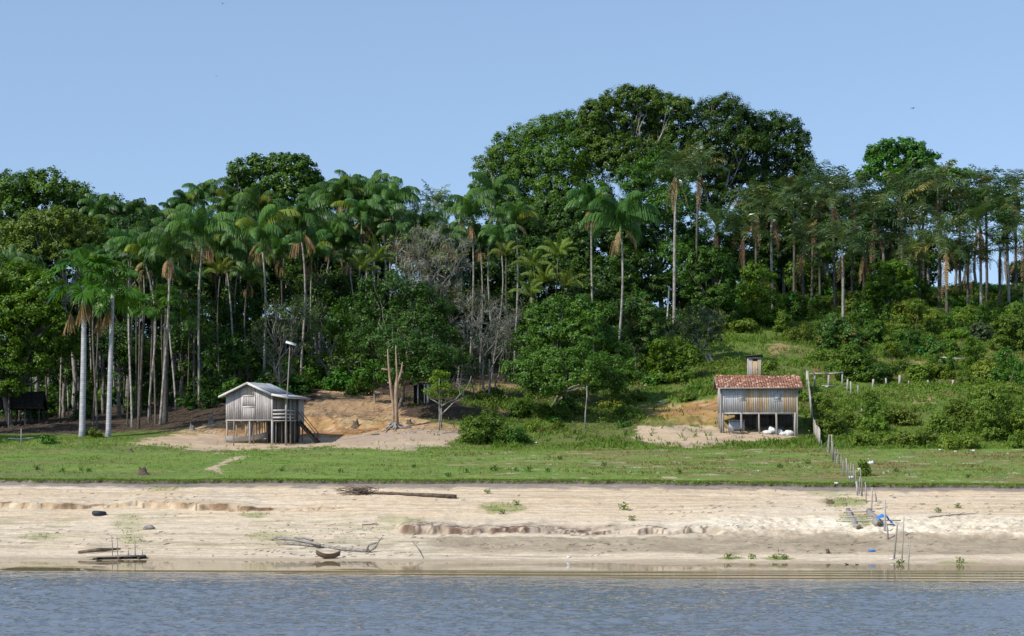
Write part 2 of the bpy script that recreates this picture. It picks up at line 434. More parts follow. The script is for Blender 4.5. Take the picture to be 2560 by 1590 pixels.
# ------------------------------------------------------------------ ground sheet
def build_ground():
    inner = np.arange(-420, 2981, 4.4)
    gl = -420 - np.geomspace(8, 26000, 26); gr = 2980 + np.geomspace(8, 26000, 26)
    U = np.concatenate([gl[::-1], inner, gr])
    D = np.concatenate([np.arange(70, 92, 2.0), np.arange(92, 121, .085), np.arange(121, 165, .2), np.arange(165, 252, .6), np.geomspace(252, 4500, 30)])
    uu, dd = np.meshgrid(U, D)
    x = (uu - 1280) * dd / F; y = dd
    z = terrain(x.ravel(), y.ravel()).reshape(x.shape)
    z = np.where(dd > 320, np.minimum(z, 9), z)
    nu, nd = len(U), len(D)
    i = np.arange(nd - 1)[:, None] * nu; j = np.arange(nu - 1)[None, :]
    Q = np.stack([i + j, i + j + 1, i + nu + j + 1, i + nu + j], -1).reshape(-1, 4)
    V = np.stack([x, y, z], -1).reshape(-1, 3)
    mb = MB(); mb.add(V, Q)
    o = mb.obj("ground", ground_mat(), smooth=True)
    tag(o, kind="structure")
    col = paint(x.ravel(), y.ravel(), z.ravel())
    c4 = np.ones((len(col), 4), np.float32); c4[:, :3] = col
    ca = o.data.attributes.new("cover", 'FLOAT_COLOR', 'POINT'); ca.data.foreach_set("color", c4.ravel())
    return o

def poly(u, v, pts):
    pts = np.asarray(pts, float); inside = np.zeros(u.shape, bool)
    for k in range(len(pts)):
        (x1, y1), (x2, y2) = pts[k], pts[(k + 1) % len(pts)]
        c = ((y1 > v) != (y2 > v)) & (u < (x2 - x1) * (v - y1) / (y2 - y1 + 1e-9) + x1)
        inside ^= c
    return inside.astype(float)

LAWN_DIRT = [  # bare ground patches, as seen in the photo
 [(300,1112),(370,1096),(470,1085),(560,1078),(760,1065),(850,1078),(960,1085),(1060,1072),(1150,1078),(1150,1092),(1110,1116),(1010,1126),(800,1118),(640,1122),(520,1130),(380,1112)],
 [(1592,1062),(1650,1066),(1800,1062),(1960,1070),(1985,1082),(1960,1100),(1890,1104),(1800,1112),(1720,1120),(1640,1112),(1580,1096)],
 [(600,1139),(572,1146),(542,1162),(508,1174),(536,1177),(548,1184),(556,1179),(546,1168),(578,1151),(625,1140)],
]
def paint(x, y, z):
    u = 1280 + F * x / y; v = VH + (H - z) * F / y
    s = y + .085 * np.clip(x, -45, 45)
    e, s1, s2 = edges(x)
    n1 = fbm(x * .35, y * .5, 4); n2 = fbm(x * 1.6 + 40, y * 2.2, 3); n3 = fbm(x * .12 + 9, y * .2, 3)
    n4 = fbm(x * 5 + 3, y * 5, 2); ns = fbm(x * .55 + 70, y * 2.6 + 8, 4)
    def mix(c, a, col): return c * (1 - a[:, None]) + np.asarray(col) * a[:, None]
    peach = np.array([.63, .455, .295]); pale = np.array([.63, .515, .385]); white = np.array([.74, .65, .53])
    c = np.tile(pale, (len(x), 1))
    top = sstep(106, 110, s + 1.4 * n1)
    c = mix(c, top * np.clip(.6 + 1.0 * n3 + .5 * n1, 0, 1), peach)
    c = mix(c, sstep(-.02, .45, n3 + .4 * n1) * .55, white * .95)
    # thin pale plant cover and old silt lines on the lower beach, left
    cov = sstep(-.05, .5, ns + .35 * n3) * sstep(96.5, 100, s) * (1 - sstep(107.5, 109.5, s + n1)) * (1 - sstep(1000, 1150, u))
    c = mix(c, cov * .75, (.33, .30, .165))
    c = mix(c, sstep(.05, .5, ns) * (1 - sstep(100, 104, s)) * .4, (.36, .28, .215))
    wisps = sstep(.18, .5, ns + .3 * n2) * sstep(108, 111, s) * (1 - sstep(117, 118, s))
    c = mix(c, wisps * .45, (.42, .33, .21))
    lay = fbm(x * .10 + 30, s * 3.6 + 2 * n3, 3)
    c = mix(c, sstep(.12, .3, lay + .25 * n2) * (s < 118) * .55, (.43, .335, .24))
    lay2 = fbm(x * .28 + 11, s * 7.5, 3)
    c = mix(c, sstep(.15, .35, lay2) * (s < 118) * sstep(-.2, .3, n3 + n1) * .45, (.36, .28, .20))
    c = mix(c, sstep(.30, .42, n4 * .5 + n2 * .6) * (s < 118) * .35, (.30, .24, .17))
    c = mix(c, sstep(.2, .34, -lay + .2 * n2) * (s < 118) * .5, (.68, .57, .45))
    # grey silt band below the ledge, right half
    band = sstep(1000, 1130, u + 60 * n1) * sstep(97, 98.6, s + .6 * n1) * (1 - sstep(s2 - .8, s2 + .1, s + .5 * n2))
    c = mix(c, band * np.clip(.80 + .5 * n1, 0, 1), (.36, .29, .21))
    c = mix(c, band * sstep(0, .4, n2) * .5, (.22, .175, .125))
    # white cracked crust to the right
    cr = sstep(1480, 1900, u + 120 * n1) * sstep(s2 - .3, s2 + .3, s) * (1 - sstep(106.5, 110, s + 1.5 * n1))
    c = mix(c, cr * np.clip(.65 + .8 * n1, 0, 1), white * 1.04)
    cell = np.abs(fbm(x * 1.15, y * 1.5, 2)); cell2 = np.abs(fbm(x * 2.6 + 9, y * 3 + 4, 2))
    crack = np.maximum(1 - sstep(0, .05, cell), .8 * (1 - sstep(0, .05, cell2)))
    c = mix(c, cr * crack * .75, (.30, .25, .18))
    # dark red crust on the ledge
    m2 = sstep(985, 1010, u) * (1 - sstep(1560, 1960, u + 80 * n1))
    led = m2 * sstep(s2 - .35, s2 - .05, s) * (1 - sstep(s2 + .9, s2 + 2.6, s + 1.0 * n2))
    c = mix(c, led * np.clip(.66 + .9 * n2 + .3 * n1 - .35 * sstep(1350, 1800, u), 0, .97), (.150, .088, .066))
    c = mix(c, led * sstep(.1, .3, n4) * .7, (.60, .50, .40))
    ck = (1 - sstep(0, .035, np.abs(fbm(x * .62 + 3, s * .25, 3)))) + (1 - sstep(0, .03, np.abs(fbm(x * 1.1 + 60, s * .3, 2))))
    m2c = sstep(985, 1010, u) * (1 - sstep(1880, 2000, u))
    c = mix(c, np.clip(ck, 0, 1) * m2c * sstep(s2 - .5, s2 - .1, s) * (1 - sstep(s2 + .7, s2 + 1.6, s)) * .85, (.07, .045, .032))
    foot = m2 * sstep(s2 - 1.3, s2 - .8, s + .6 * n2) * (1 - sstep(s2 - .5, s2 - .25, s))
    c = mix(c, foot * .8, (.66, .56, .43))
    # scarp on the left: ochre face with brown stains
    m1 = 1 - sstep(760, 960, u)
    fc = m1 * sstep(s1 - .2, s1, s) * (1 - sstep(s1 + .2, s1 + .5, s))
    c = mix(c, fc * np.clip(.55 + 1.2 * n2 + .6 * n1, 0, .9), (.42, .285, .165))
    c = mix(c, fc * sstep(.0, .2, n1 + .5 * n2) * .8, (.19, .12, .07))
    c = mix(c, np.clip(ck, 0, 1) * m1 * sstep(s1 - .3, s1 - .05, s) * (1 - sstep(s1 + .3, s1 + .9, s)) * .8, (.12, .07, .04))
    # wet strip at the water's edge
    wet = 1 - sstep(94.2, 95.6, s + .5 * n1)
    c = mix(c, wet * .8, (.40, .31, .225))
    # green weeds patches on the beach
    for (pu, pv, ru, rv, k) in ((400,1220,60,9,.55),(470,1212,40,8,.5),(640,1286,40,8,.6),(330,1345,40,14,.5),(100,1340,60,12,.4),(1260,1268,55,12,.7),(1235,1275,25,10,.6),(2110,1255,60,13,.75),(2140,1300,50,22,.6),(1830,1396,40,5,.8),(1945,1396,40,5,.8),(2245,1410,30,7,.6),(2400,1408,60,6,.5),(2080,1228,70,12,.45),(1000,1300,60,12,.4),(690,1340,80,16,.4),(320,1310,40,25,.35)):
        q = ((u - pu) / ru) ** 2 + ((v - pv) / rv) ** 2
        c = mix(c, (1 - sstep(.3, 1.2, q + .9 * n2 + .4 * n1)) * k * (s < e), (.22, .25, .075))
    # grey rim under the lawn, darkest on the step face
    rim = sstep(e - 1.9, e - .6, s + .8 * n2) * (1 - sstep(e + .05, e + .3, s))
    c = mix(c, rim * .85, (.20, .17, .155))
    face = sstep(e - .16, e - .03, s) * (1 - sstep(e + .02, e + .12, s))
    c = mix(c, face * .9, (.085, .07, .06))
    c = c * np.array([.985, 1.0, .965])
    # lawn
    lw = sstep(e - .02, e + .5, s + .3 * n2)
    g = np.tile(np.array([.145, .225, .048]), (len(x), 1))
    g = mix(g, sstep(-.2, .5, n1) * .7, (.20, .275, .065))
    g = mix(g, sstep(0, .45, n3) * .6, (.105, .17, .06))
    dry = np.clip(sstep(-.05, .35, ns * .8 + .5 * n3 + .2 * n2) * (.40 + .55 * sstep(900, 1300, u)), 0, 1)
    g = mix(g, dry * .85, (.28, .185, .085))
    g = mix(g, sstep(.1, .35, n2 + .5 * ns) * .35, (.10, .12, .04))
    g = mix(g, sstep(.25, .5, n2 + .3 * n1) * .4, (.06, .095, .03))
    pale_spot = sstep(.40, .52, fbm(x * .7 + 33, y * 1.1 + 5, 3)) * sstep(1000, 1300, u)
    g = mix(g, pale_spot * .6, (.52, .44, .33))
    c = mix(c, lw, (0, 0, 0)) + g * lw[:, None]
    # hillside vegetation cover and forest floor behind
    hl = sstep(147, 152, y + 2 * n1)
    hg = np.tile(np.array([.11, .165, .030]), (len(x), 1))
    hg = mix(hg, sstep(0, .5, n3 + .4 * n1) * .6, (.17, .15, .065))
    hg = mix(hg, sstep(.1, .5, n2) * .5, (.05, .085, .025))
    c = mix(c, hl, (0, 0, 0)) + hg * hl[:, None]
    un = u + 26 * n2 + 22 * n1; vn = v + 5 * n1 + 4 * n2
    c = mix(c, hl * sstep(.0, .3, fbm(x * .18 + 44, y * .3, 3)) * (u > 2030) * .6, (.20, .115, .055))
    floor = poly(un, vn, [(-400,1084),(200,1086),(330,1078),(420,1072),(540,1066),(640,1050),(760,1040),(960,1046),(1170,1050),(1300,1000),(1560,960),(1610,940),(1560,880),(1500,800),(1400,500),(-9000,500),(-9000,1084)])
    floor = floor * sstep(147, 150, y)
    c = mix(c, floor, (.060, .043, .030))  # leaf litter, darkened further to paint in the grove's shade
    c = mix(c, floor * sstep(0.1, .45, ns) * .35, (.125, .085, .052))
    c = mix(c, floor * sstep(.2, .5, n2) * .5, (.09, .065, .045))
    c = mix(c, sstep(215, 230, y), (.06, .08, .03))
    bank_shade = poly(un, vn, [(1005,1000),(1060,995),(1180,990),(1300,985),(1500,960),(1620,950),(1600,990),(1480,1010),(1300,1030),(1150,1046),(1030,1046)]) * (y > 148)
    dirt_l = poly(un, vn, [(330,1104),(440,1078),(545,1052),(640,1050),(725,1030),(780,998),(830,972),(890,966),(960,985),(1000,1012),(1010,1040),(1150,1065),(1160,1090),(760,1120),(560,1120)]) * (y > 140)
    c = mix(c, dirt_l * np.clip(.75 + .5 * n1, 0, 1), (.52, .345, .19))
    c = mix(c, dirt_l * sstep(.1, .45, ns) * .6, (.25, .17, .11))
    c = mix(c, bank_shade * .9, (.075, .055, .038))  # tree shade painted into the bank colour
    for k, pl in enumerate(LAWN_DIRT):
        w = .5 if k == 2 else 1.25
        a = poly(u + w * (16 * n2 + 14 * n1 + 9 * n4), v + w * (4 * n1 + 5 * n2 + 2.5 * n4), pl) * (y > 118)
        c = mix(c, a * .92, (.52, .395, .275))
        c = mix(c, a * sstep(-.1, .35, n1 + .4 * n2 + .35 * sstep(760, 900, u) * (u < 1200)) * .65, (.33, .265, .21))
        c = mix(c, a * sstep(.1, .4, ns) * .5, (.40, .27, .16))
    banks = poly(un, vn, [(690,1060),(740,1042),(800,1040),(900,1048),(965,1052),(960,1082),(880,1092),(790,1096),(700,1090)])
    banks = np.maximum(banks, poly(un, vn, [(545,1056),(700,1052),(700,1094),(545,1090)]))
    banks = np.maximum(banks, poly(un, vn, [(1600,1012),(1680,1006),(1760,1000),(1830,985),(2000,1010),(1990,1052),(1900,1066),(1700,1060),(1600,1052)]) * .9) * (y > 150)
    c = mix(c, banks * np.clip(.8 + .6 * n1, 0, 1), (.43, .235, .095))
    c = mix(c, banks * sstep(.05, .4, n2) * .55, (.52, .38, .235))
    c = mix(c, banks * sstep(.0, .25, n1 + .6 * ns) * .7, (.24, .13, .06))
    c = mix(c, banks * (u > 1500) * sstep(.22, .4, n3 + .5 * n2) * .7, (.13, .17, .04))
    for pl in ([(1905,870),(1950,858),(1990,866),(1930,892)],[(2280,900),(2340,905),(2330,925),(2290,925)],[(2270,990),(2330,992),(2330,1008),(2280,1008)],[(1240,1018),(1330,1010),(1330,1040),(1250,1045)],[(2050,870),(2110,880),(2090,895)],[(1150,962),(1360,950),(1360,968),(1180,985)],[(2500,840),(2560,850),(2560,890),(2490,880)]):
        c = mix(c, poly(un, vn, pl) * (y > 148) * .8, (.36, .24, .13))
    c *= (1 + .10 * n4 + .08 * n2)[:, None]
    return np.clip(c, .01, .9)

def ground_mat():
    m, nt, b, out = mat("ground_cover")
    a = attr_node(nt, "cover")
    n = noise(nt, 7.0, 5, .65); g = ramp(nt, n.outputs["Fac"], [(.25, (.74, .73, .72)), (.7, (1.12, 1.12, 1.12))])
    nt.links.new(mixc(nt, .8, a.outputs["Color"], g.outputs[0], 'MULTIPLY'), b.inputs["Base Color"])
    b.inputs["Roughness"].default_value = .92; b.inputs["Specular IOR Level"].default_value = .12
    n2 = noise(nt, 3.0, 6, .7)
    bp = nt.nodes.new("ShaderNodeBump"); bp.inputs["Strength"].default_value = .8; bp.inputs["Distance"].default_value = .10
    nt.links.new(n2.outputs["Fac"], bp.inputs["Height"]); nt.links.new(bp.outputs[0], b.inputs["Normal"])
    return m

# ------------------------------------------------------------------ river
def build_water():
    m, nt, b, out = mat("river_water")
    b.inputs["Base Color"].default_value = (.145, .168, .195, 1)
    b.inputs["Roughness"].default_value = .03; b.inputs["IOR"].default_value = 1.33
    tc = nt.nodes.new("ShaderNodeTexCoord")
    sx = nt.nodes.new("ShaderNodeSeparateXYZ"); nt.links.new(tc.outputs["Object"], sx.inputs[0])
    def math_(op, a, bb=None, c=None):
        n = nt.nodes.new("ShaderNodeMath"); n.operation = op
        for k, q in enumerate((a, bb, c)):
            if q is None: continue
            if hasattr(q, "is_output"): nt.links.new(q, n.inputs[k])
            else: n.inputs[k].default_value = q
        return n.outputs[0]
    # distance from the edge of the sheltered calm strip (positive on the open river)
    wob = noise(nt, .25, 2, .5, 'Object', (1, .6, 1))
    off = math_('SUBTRACT', math_('MULTIPLY_ADD', sx.outputs[0], -.16, 84.0), sx.outputs[1])
    off = math_('ADD', off, math_('MULTIPLY_ADD', wob.outputs["Fac"], 1.2, -.6))
    open_ = nt.nodes.new("ShaderNodeMapRange"); open_.interpolation_type = 'SMOOTHSTEP'
    open_.inputs[1].default_value = -.2; open_.inputs[2].default_value = .5
    nt.links.new(off, open_.inputs[0])
    far_ = nt.nodes.new("ShaderNodeMapRange"); far_.inputs[1].default_value = 0; far_.inputs[2].default_value = 14
    far_.inputs[3].default_value = .55; far_.inputs[4].default_value = 1.0
    nt.links.new(off, far_.inputs[0])
    w3 = noise(nt, 4.0, 3, .6, 'Object', (.6, 1.0, 1))
    hgt = math_('MULTIPLY', math_('MULTIPLY', w3.outputs["Fac"], .05), math_('MULTIPLY', open_.outputs[0], far_.outputs[0]))
    nt.links.new(mixc(nt, open_.outputs[0], (.20, .155, .085), (.145, .168, .195)), b.inputs['Base Color'])   # murky shallows over sand
    cs = noise(nt, 1.0, 3, .6, 'Object', (.035, 1.6, 1))
    calm = math_('MULTIPLY', cs.outputs["Fac"], .004)
    hgt = math_('ADD', hgt, calm)
    bp = nt.nodes.new("ShaderNodeBump"); bp.inputs["Strength"].default_value = 1.0; bp.inputs["Distance"].default_value = 1.0
    nt.links.new(hgt, bp.inputs["Height"]); nt.links.new(bp.outputs[0], b.inputs["Normal"])
    mb = MB()
    U = np.concatenate([-300 - np.geomspace(20, 90000, 20)[::-1], np.arange(-300, 2861, 8.0), 2860 + np.geomspace(20, 90000, 20)])
    D = np.concatenate([np.geomspace(3, 50, 14), np.arange(50.2, 88, .075), np.arange(88, 120, 4)])
    uu, Y = np.meshgrid(U, D); X = (uu - 1280) * Y / F
    o_ = (84.0 - .16 * X) - Y + 1.0 * fbm(X * .2, Y * .1, 2)
    amp = sstep(-.3, .4, o_) * (.20 + .80 * sstep(.5, 11, o_)) * sstep(45, 51, Y)
    Z = .15 * fbm(X * .9, Y * 1.3, 3) + .085 * fbm(X * 2.4 + 9, Y * 3.2, 3) + .10 * fbm(X * .16 + 3, Y * .2 + 7, 2)
    Z = Z * amp * (.42 + .45 * np.clip(fbm(X * .045, Y * .14 + 3, 3) + .35, 0, 1))
    # low swell lines running along the sheltered margin
    ph = Y + 1.2 * fbm(X * .03, Y * .05, 2) + .05 * X
    sw = np.sin(ph * 2 * math.pi / 1.75) + .6 * np.sin(ph * 2 * math.pi / .83 + 2 * fbm(X * .05 + 4, Y * .1, 2)) + .5 * fbm(X * .12, Y * 2.2, 2)
    Z = Z + (1 - sstep(-.3, .8, o_)) * .0085 * sw * (.75 + .8 * np.clip(fbm(X * .05 + 12, Y * .35, 3) + .45, 0, 1))
    nx = len(U)
    i = np.arange(len(D) - 1)[:, None] * nx; j = np.arange(nx - 1)[None, :]
    mb.add(np.stack([X, Y, Z], -1).reshape(-1, 3), np.stack([i + j, i + j + 1, i + nx + j + 1, i + nx + j], -1).reshape(-1, 4))
    xx, yy = 30000.0, -6000.0
    mb.add([(-xx, yy, 0), (xx, yy, 0), (X[0, -1], 3, 0), (X[0, 0], 3, 0)], [(0, 1, 2, 3)])
    tag(mb.obj("water", m, smooth=True), kind="structure")

build_ground()
build_water()
# ------------------------------------------------------------------ vegetation builders
def unit(v):
    v = np.asarray(v, float)
    return v / (np.linalg.norm(v, axis=-1, keepdims=True) + 1e-9)

def crown_mb(lobes, rng, leaf=.34, clump=.62, k=1.25, nl=24, flat=.85, inner=.2, aspect=.55, low=.35):
    nl = int(nl * 1.5)
    """foliage in clumps spread over the shells of many lobes: lobes = [(x, y, z, r), ...]"""
    mb = MB(); L = np.array(lobes, float)
    Cc = []; Cn = []
    for i, (x, y, z, r) in enumerate(L):
        n = max(6, int(k * 4 * r * r / (clump * clump)))
        d = unit(rng.normal(size=(n, 3)))
        d = d[(d[:, 2] > -.45) | (rng.rand(n) < low)]
        rr = r * rng.uniform(.74, 1.10, len(d))
        p = d * rr[:, None] * (1, 1, flat) + (x, y, z)
        keep = np.ones(len(p), bool)
        for j, (a, b, c, q) in enumerate(L):
            if j != i: keep &= ~((((p - (a, b, c)) ** 2).sum(1) < (q * .72) ** 2) & (rng.rand(len(p)) < .8))
        Cc.append(p[keep]); Cn.append(d[keep])
        m = int(n * inner)
        Cc.append(unit(rng.normal(size=(m, 3))) * r * rng.uniform(.1, .7, (m, 1)) + (x, y, z)); Cn.append(unit(rng.normal(size=(m, 3))))
    C = np.vstack(Cc); N = np.vstack(Cn); n = len(C)
    cs = clump * rng.uniform(.65, 1.25, n)
    ct = rng.rand(n)
    off = unit(rng.normal(size=(n, nl, 3))); rad = rng.rand(n, nl, 1) ** .45
    pos = C[:, None, :] + off * rad * cs[:, None, None] * (1, 1, .75)
    nrm = unit(N[:, None, :] * .75 + off * .5 + np.array([0, 0, .5]) + rng.normal(size=(n, nl, 3)) * .42)
    tint = np.clip(.5 * ct[:, None] + .5 * rng.rand(n, nl), 0, 1)
    sz = leaf * rng.uniform(.65, 1.3, (n, nl))
    mb.leaves(pos.reshape(-1, 3), nrm.reshape(-1, 3), sz.ravel(), rng, aspect, tint.ravel())
    return mb

def limb(mb, a, b, r0, r1, rng, wob=.12, n=6, sides=5, tint=.5):
    a = np.asarray(a, float); b = np.asarray(b, float)
    t = np.linspace(0, 1, n)[:, None]
    L = np.linalg.norm(b - a)
    w = np.cumsum(rng.normal(size=(n, 3)), 0); w -= w[0] + (w[-1] - w[0]) * t
    pts = a + (b - a) * t + w * wob * L / n + np.array([0, 0, 1.0]) * (t * (1 - t)) * L * .15
    mb.tube(pts, r0 + (r1 - r0) * t[:, 0], sides, tint)
    return pts

def tree(name, label, u, base_v, d, lobes, leafmat, barkmat, group=None, leaf=.34, clump=.62, trunk_r=.28, seed=0, aspect=.55, k=1.25, nl=24,
         cat="tree", limbs=True, low=.35, base=None, twigs=0, depth=.55, inner=.2, stems=1, grow=1.0):
    """broadleaf tree: crown lobes are given as (photo u, photo v, radius in photo pixels[, extra depth in metres])"""
    rng = np.random.RandomState(seed + 11)
    b = np.array(base) if base is not None else G(u, d)
    Ls = []
    for q in lobes:
        r = q[2] * d / F * grow
        dd = q[3] if len(q) > 3 else rng.uniform(-depth, depth) * r * 1.6
        c = P(q[0], q[1], d + dd) - b
        Ls.append((*c, r))
    t = thing(name, label, cat, b, 0, group)
    crown_mb(Ls, rng, leaf, clump, k, nl, low=low, inner=inner, aspect=aspect).obj("crown", leafmat, t)
    tb = MB()
    if limbs:
        L = np.array(Ls); lo = L[:, 2].min() - L[np.argmin(L[:, 2]), 3] * .3
        cx = L[:, :2].mean(0)
        hub = np.array([cx[0] * .5, cx[1] * .5, max(.9, lo * .8)])
        for si in range(stems):
            off = np.array([si * .35, si * .1, 0.0])
            limb(tb, np.array([0, 0, -.4]) + off, hub + off * 1.5, trunk_r, trunk_r * .7, rng, .1, 7, 8)
        for (x, y, z, r) in Ls:
            pts = limb(tb, hub, (x, y, z - r * .1), trunk_r * .5, trunk_r * .12, rng, .3, 7, 5)
            for _ in range(3 + twigs):
                dirn = unit(rng.normal(size=3) + (0, 0, .3))
                limb(tb, pts[rng.randint(3, 6)], np.array((x, y, z)) + dirn * r * .95, trunk_r * .16, trunk_r * .05, rng, .3, 5, 4)
        tb.obj("trunk", barkmat, t, smooth=True)
    return t

def bare_branches(mb, rng, p, d, L, r, depth, spread=.6, up=.25, minr=.012, ends=None):
    n = 5
    pts = [p]; dd = d.copy()
    for i in range(n - 1):
        dd = unit(dd + rng.normal(size=3) * .16 + np.array([0, 0, up * .2])); pts.append(pts[-1] + dd * L / (n - 1))
    pts = np.array(pts)
    mb.tube(pts, np.linspace(r, r * .62, n), 5 if r > .05 else 3, rng.rand(), cap=False)
    if depth == 0:
        if ends is not None: ends.append(pts[-1])
        return
    for j in range(rng.randint(2, 4)):
        q = pts[rng.randint(2, n)] if j else pts[-1]
        nd = unit(dd + rng.normal(size=3) * spread + np.array([0, 0, up]))
        bare_branches(mb, rng, q, nd, L * rng.uniform(.55, .85), max(minr, r * .58), depth - 1, spread, up, minr, ends)

def bare_tree(name, label, u, d, height, seed, barkmat, leafmat=None, leaves=0, group=None, r=.14, depth=5, spread=.55, stems=1, lean=0.0, leaf=.22, cat="tree", up=.25, L0=.3, minr_=.010):
    rng = np.random.RandomState(seed); b = G(u, d)
    t = thing(name, label, cat, b, 0, group)
    tb = MB(); ends = []
    for s in range(stems):
        d0 = unit(np.array([lean + rng.normal() * .12 * (stems > 1), rng.normal() * .08, 1.0]))
        bare_branches(tb, rng, np.array([s * .3, 0, -.3]), d0, height * L0, r, depth, spread, up, minr_, ends)
    tb.obj("trunk", barkmat, t, smooth=True)
    if leafmat is not None and leaves:
        E = np.array(ends); lb = MB()
        idx = rng.randint(0, len(E), leaves); C = E[idx] + rng.normal(size=(leaves, 3)) * .22
        lb.leaves(C, unit(rng.normal(size=(leaves, 3)) + (-.3, -.3, .8)), leaf * rng.uniform(.6, 1.3, leaves), rng, .5, rng.rand(leaves))
        lb.obj("crown", leafmat, t)
    return t

# -- palms
def frond(mb, rng, az, e0, L, droop, n=30, leaflet=.85, width=.075, kind='curtain', tint=.5, rach=None, power=1.7):
    """one feather leaf from the origin: an arching midrib and two rows of leaflets"""
    t = np.linspace(0, 1, n + 2)
    e = e0 - droop * t ** power
    ds = L / (n + 1)
    hx = np.cumsum(np.cos(e)) * ds; hz = np.cumsum(np.sin(e)) * ds
    tw = rng.normal() * .15
    ca, sa = math.cos(az), math.sin(az)
    side = np.array([-sa, ca, 0.0])
    R = np.stack([hx * ca, hx * sa, hz], 1) + side * (t ** 2)[:, None] * tw * L * .3
    tan = unit(np.gradient(R, axis=0))
    (rach or mb).tube(R[::3], np.linspace(.035, .008, len(R[::3])), 3, min(1, tint + .25), cap=False)
    s0 = 3 if kind == 'curtain' else 5
    tt = t[s0:]; B = R[s0:]; tg = tan[s0:]; m = len(tt)
    prof = np.sin(np.clip((tt - .02) / 1.0, 0, 1) ** .75 * math.pi) ** .55 * .85 + .2
    nrm = unit(np.cross(tg, side) * np.sign(1e-6 + np.ones(1)))
    up = np.cross(side[None, :].repeat(m, 0), tg); up = np.where(up[:, 2:3] < 0, -up, up)
    for sgn in (-1, 1):
        ll = leaflet * prof * rng.uniform(.88, 1.1, m)
        if kind == 'curtain':
            d1 = unit(side * sgn * .75 + tg * .55 + up * .12 + rng.normal(size=(m, 3)) * .05)
            d2 = unit(side * sgn * .22 + tg * .30 + np.array([0, 0, -1.05]) + rng.normal(size=(m, 3)) * .05)
            a = .34
        else:
            ph = rng.uniform(-.45, .45, m)[:, None]
            d1 = unit(side * sgn * np.cos(ph) + up * np.sin(ph) + tg * .55 + rng.normal(size=(m, 3)) * .12)
            d2 = unit(d1 + np.array([0, 0, -.75]) + tg * .15)
            a = .55
        wv = unit(tg + np.array([0, 0, .2]) * sgn * .0 + rng.normal(size=(m, 3)) * .1) * width * .5
        mid = B + d1 * (ll * a)[:, None]; tip = mid + d2 * (ll * (1 - a))[:, None]
        V = np.stack([B - wv * .6, B + wv * .6, mid + wv, mid - wv, tip + wv * .25, tip - wv * .25], 1).reshape(-1, 3)
        o = (np.arange(m) * 6)[:, None]
        Q = np.vstack([o + np.array([0, 1, 2, 3]), o + np.array([3, 2, 4, 5])])
        mb.add(V, Q, None, np.repeat(np.clip(tint + rng.normal(size=m) * .10, 0, .97), 6))

def palm_crown(kind, seed):
    rng = np.random.RandomState(seed); g = MB(); dead = MB(); extra = MB()
    if kind == 'curtain':
        nf = rng.randint(11, 14); L = 3.6
        for i in range(nf):
            f = i / (nf - 1)
            az = i * 2.39996 + rng.normal() * .25
            e0 = math.radians(88 - 50 * f ** .9 + rng.normal() * 5)
            frond(g, rng, az, e0, L * rng.uniform(.82, 1.08), math.radians(82 + 36 * rng.rand() + 30 * f), 50, 1.15, .085, 'curtain', rng.uniform(.2, .68) if rng.rand() > .08 else .97)
        frond(g, rng, rng.rand() * 6, math.radians(86), 2.2, .12, 26, .35, .07, 'curtain', .55)
        g.tube([(0, 0, -.9), (0, 0, -.3), (0, 0, .35)], [.11, .12, .07], 7, .8)
        for i in range(rng.randint(1, 4)):
            frond(dead, rng, rng.rand() * 6.3, math.radians(-25 - 40 * rng.rand()), 1.9, 1.0, 18, .6, .07, 'curtain', rng.uniform(.3, .9))
        for i in range(2):
            a = rng.rand() * 6.3
            for q in range(14):
                dx = rng.normal() * .18; dy = rng.normal() * .18
                dead.tube([(.1 * math.cos(a), .1 * math.sin(a), -.9), (.45 * math.cos(a) + dx * .6, .45 * math.sin(a) + dy * .6, -.95 - .2 * rng.rand()), (.55 * math.cos(a) + dx, .55 * math.sin(a) + dy, -1.6 - .5 * rng.rand())], .016, 3, .3 + .4 * rng.rand(), cap=False)
    elif kind == 'feather':
        nf = rng.randint(22, 27); L = 4.2
        for i in range(nf):
            f = i / (nf - 1)
            az = i * 2.39996 + rng.normal() * .3
            e0 = math.radians(84 - 78 * f + rng.normal() * 7)
            frond(g, rng, az, e0, L * rng.uniform(.78, 1.1), math.radians(42 + 40 * rng.rand() + 20 * f), 19, 1.05, .13, 'plume', rng.uniform(.12, .66) if rng.rand() > .06 else .97)
        for i in range(rng.randint(3, 8)):
            frond(dead, rng, rng.rand() * 6.3, math.radians(-62 - 24 * rng.rand()), rng.uniform(2.2, 3.8), .25, 24, .32, .08, 'plume', rng.uniform(.0, .75))
        g.tube([(0, 0, -.6), (0, 0, .4)], [.17, .1], 7, .3)
    elif kind == 'young':
        nf = 10
        for i in range(nf):
            f = i / (nf - 1)
            frond(g, rng, i * 2.39996, math.radians(84 - 50 * f), 3.0 * rng.uniform(.8, 1.1), math.radians(50 + 40 * f), 26, .72, .10, 'curtain', rng.uniform(.3, .95))
    else:   # fan palm
        nf = rng.randint(17, 21)
        for i in range(nf):
            f = i / (nf - 1)
            az = i * 2.39996 + rng.normal() * .3
            e0 = math.radians(82 - 118 * f + rng.normal() * 8)
            fan(g, rng, az, e0, rng.uniform(1.6, 2.3), rng.uniform(1.25, 1.6), rng.uniform(.15, .9), False)
        for i in range(rng.randint(3, 5)):
            fan(dead, rng, rng.uniform(0, 6.3), math.radians(-52 - 24 * rng.rand()), rng.uniform(1.3, 2.6), rng.uniform(1.6, 2.3), rng.uniform(.3, .95), True)
    return g, dead

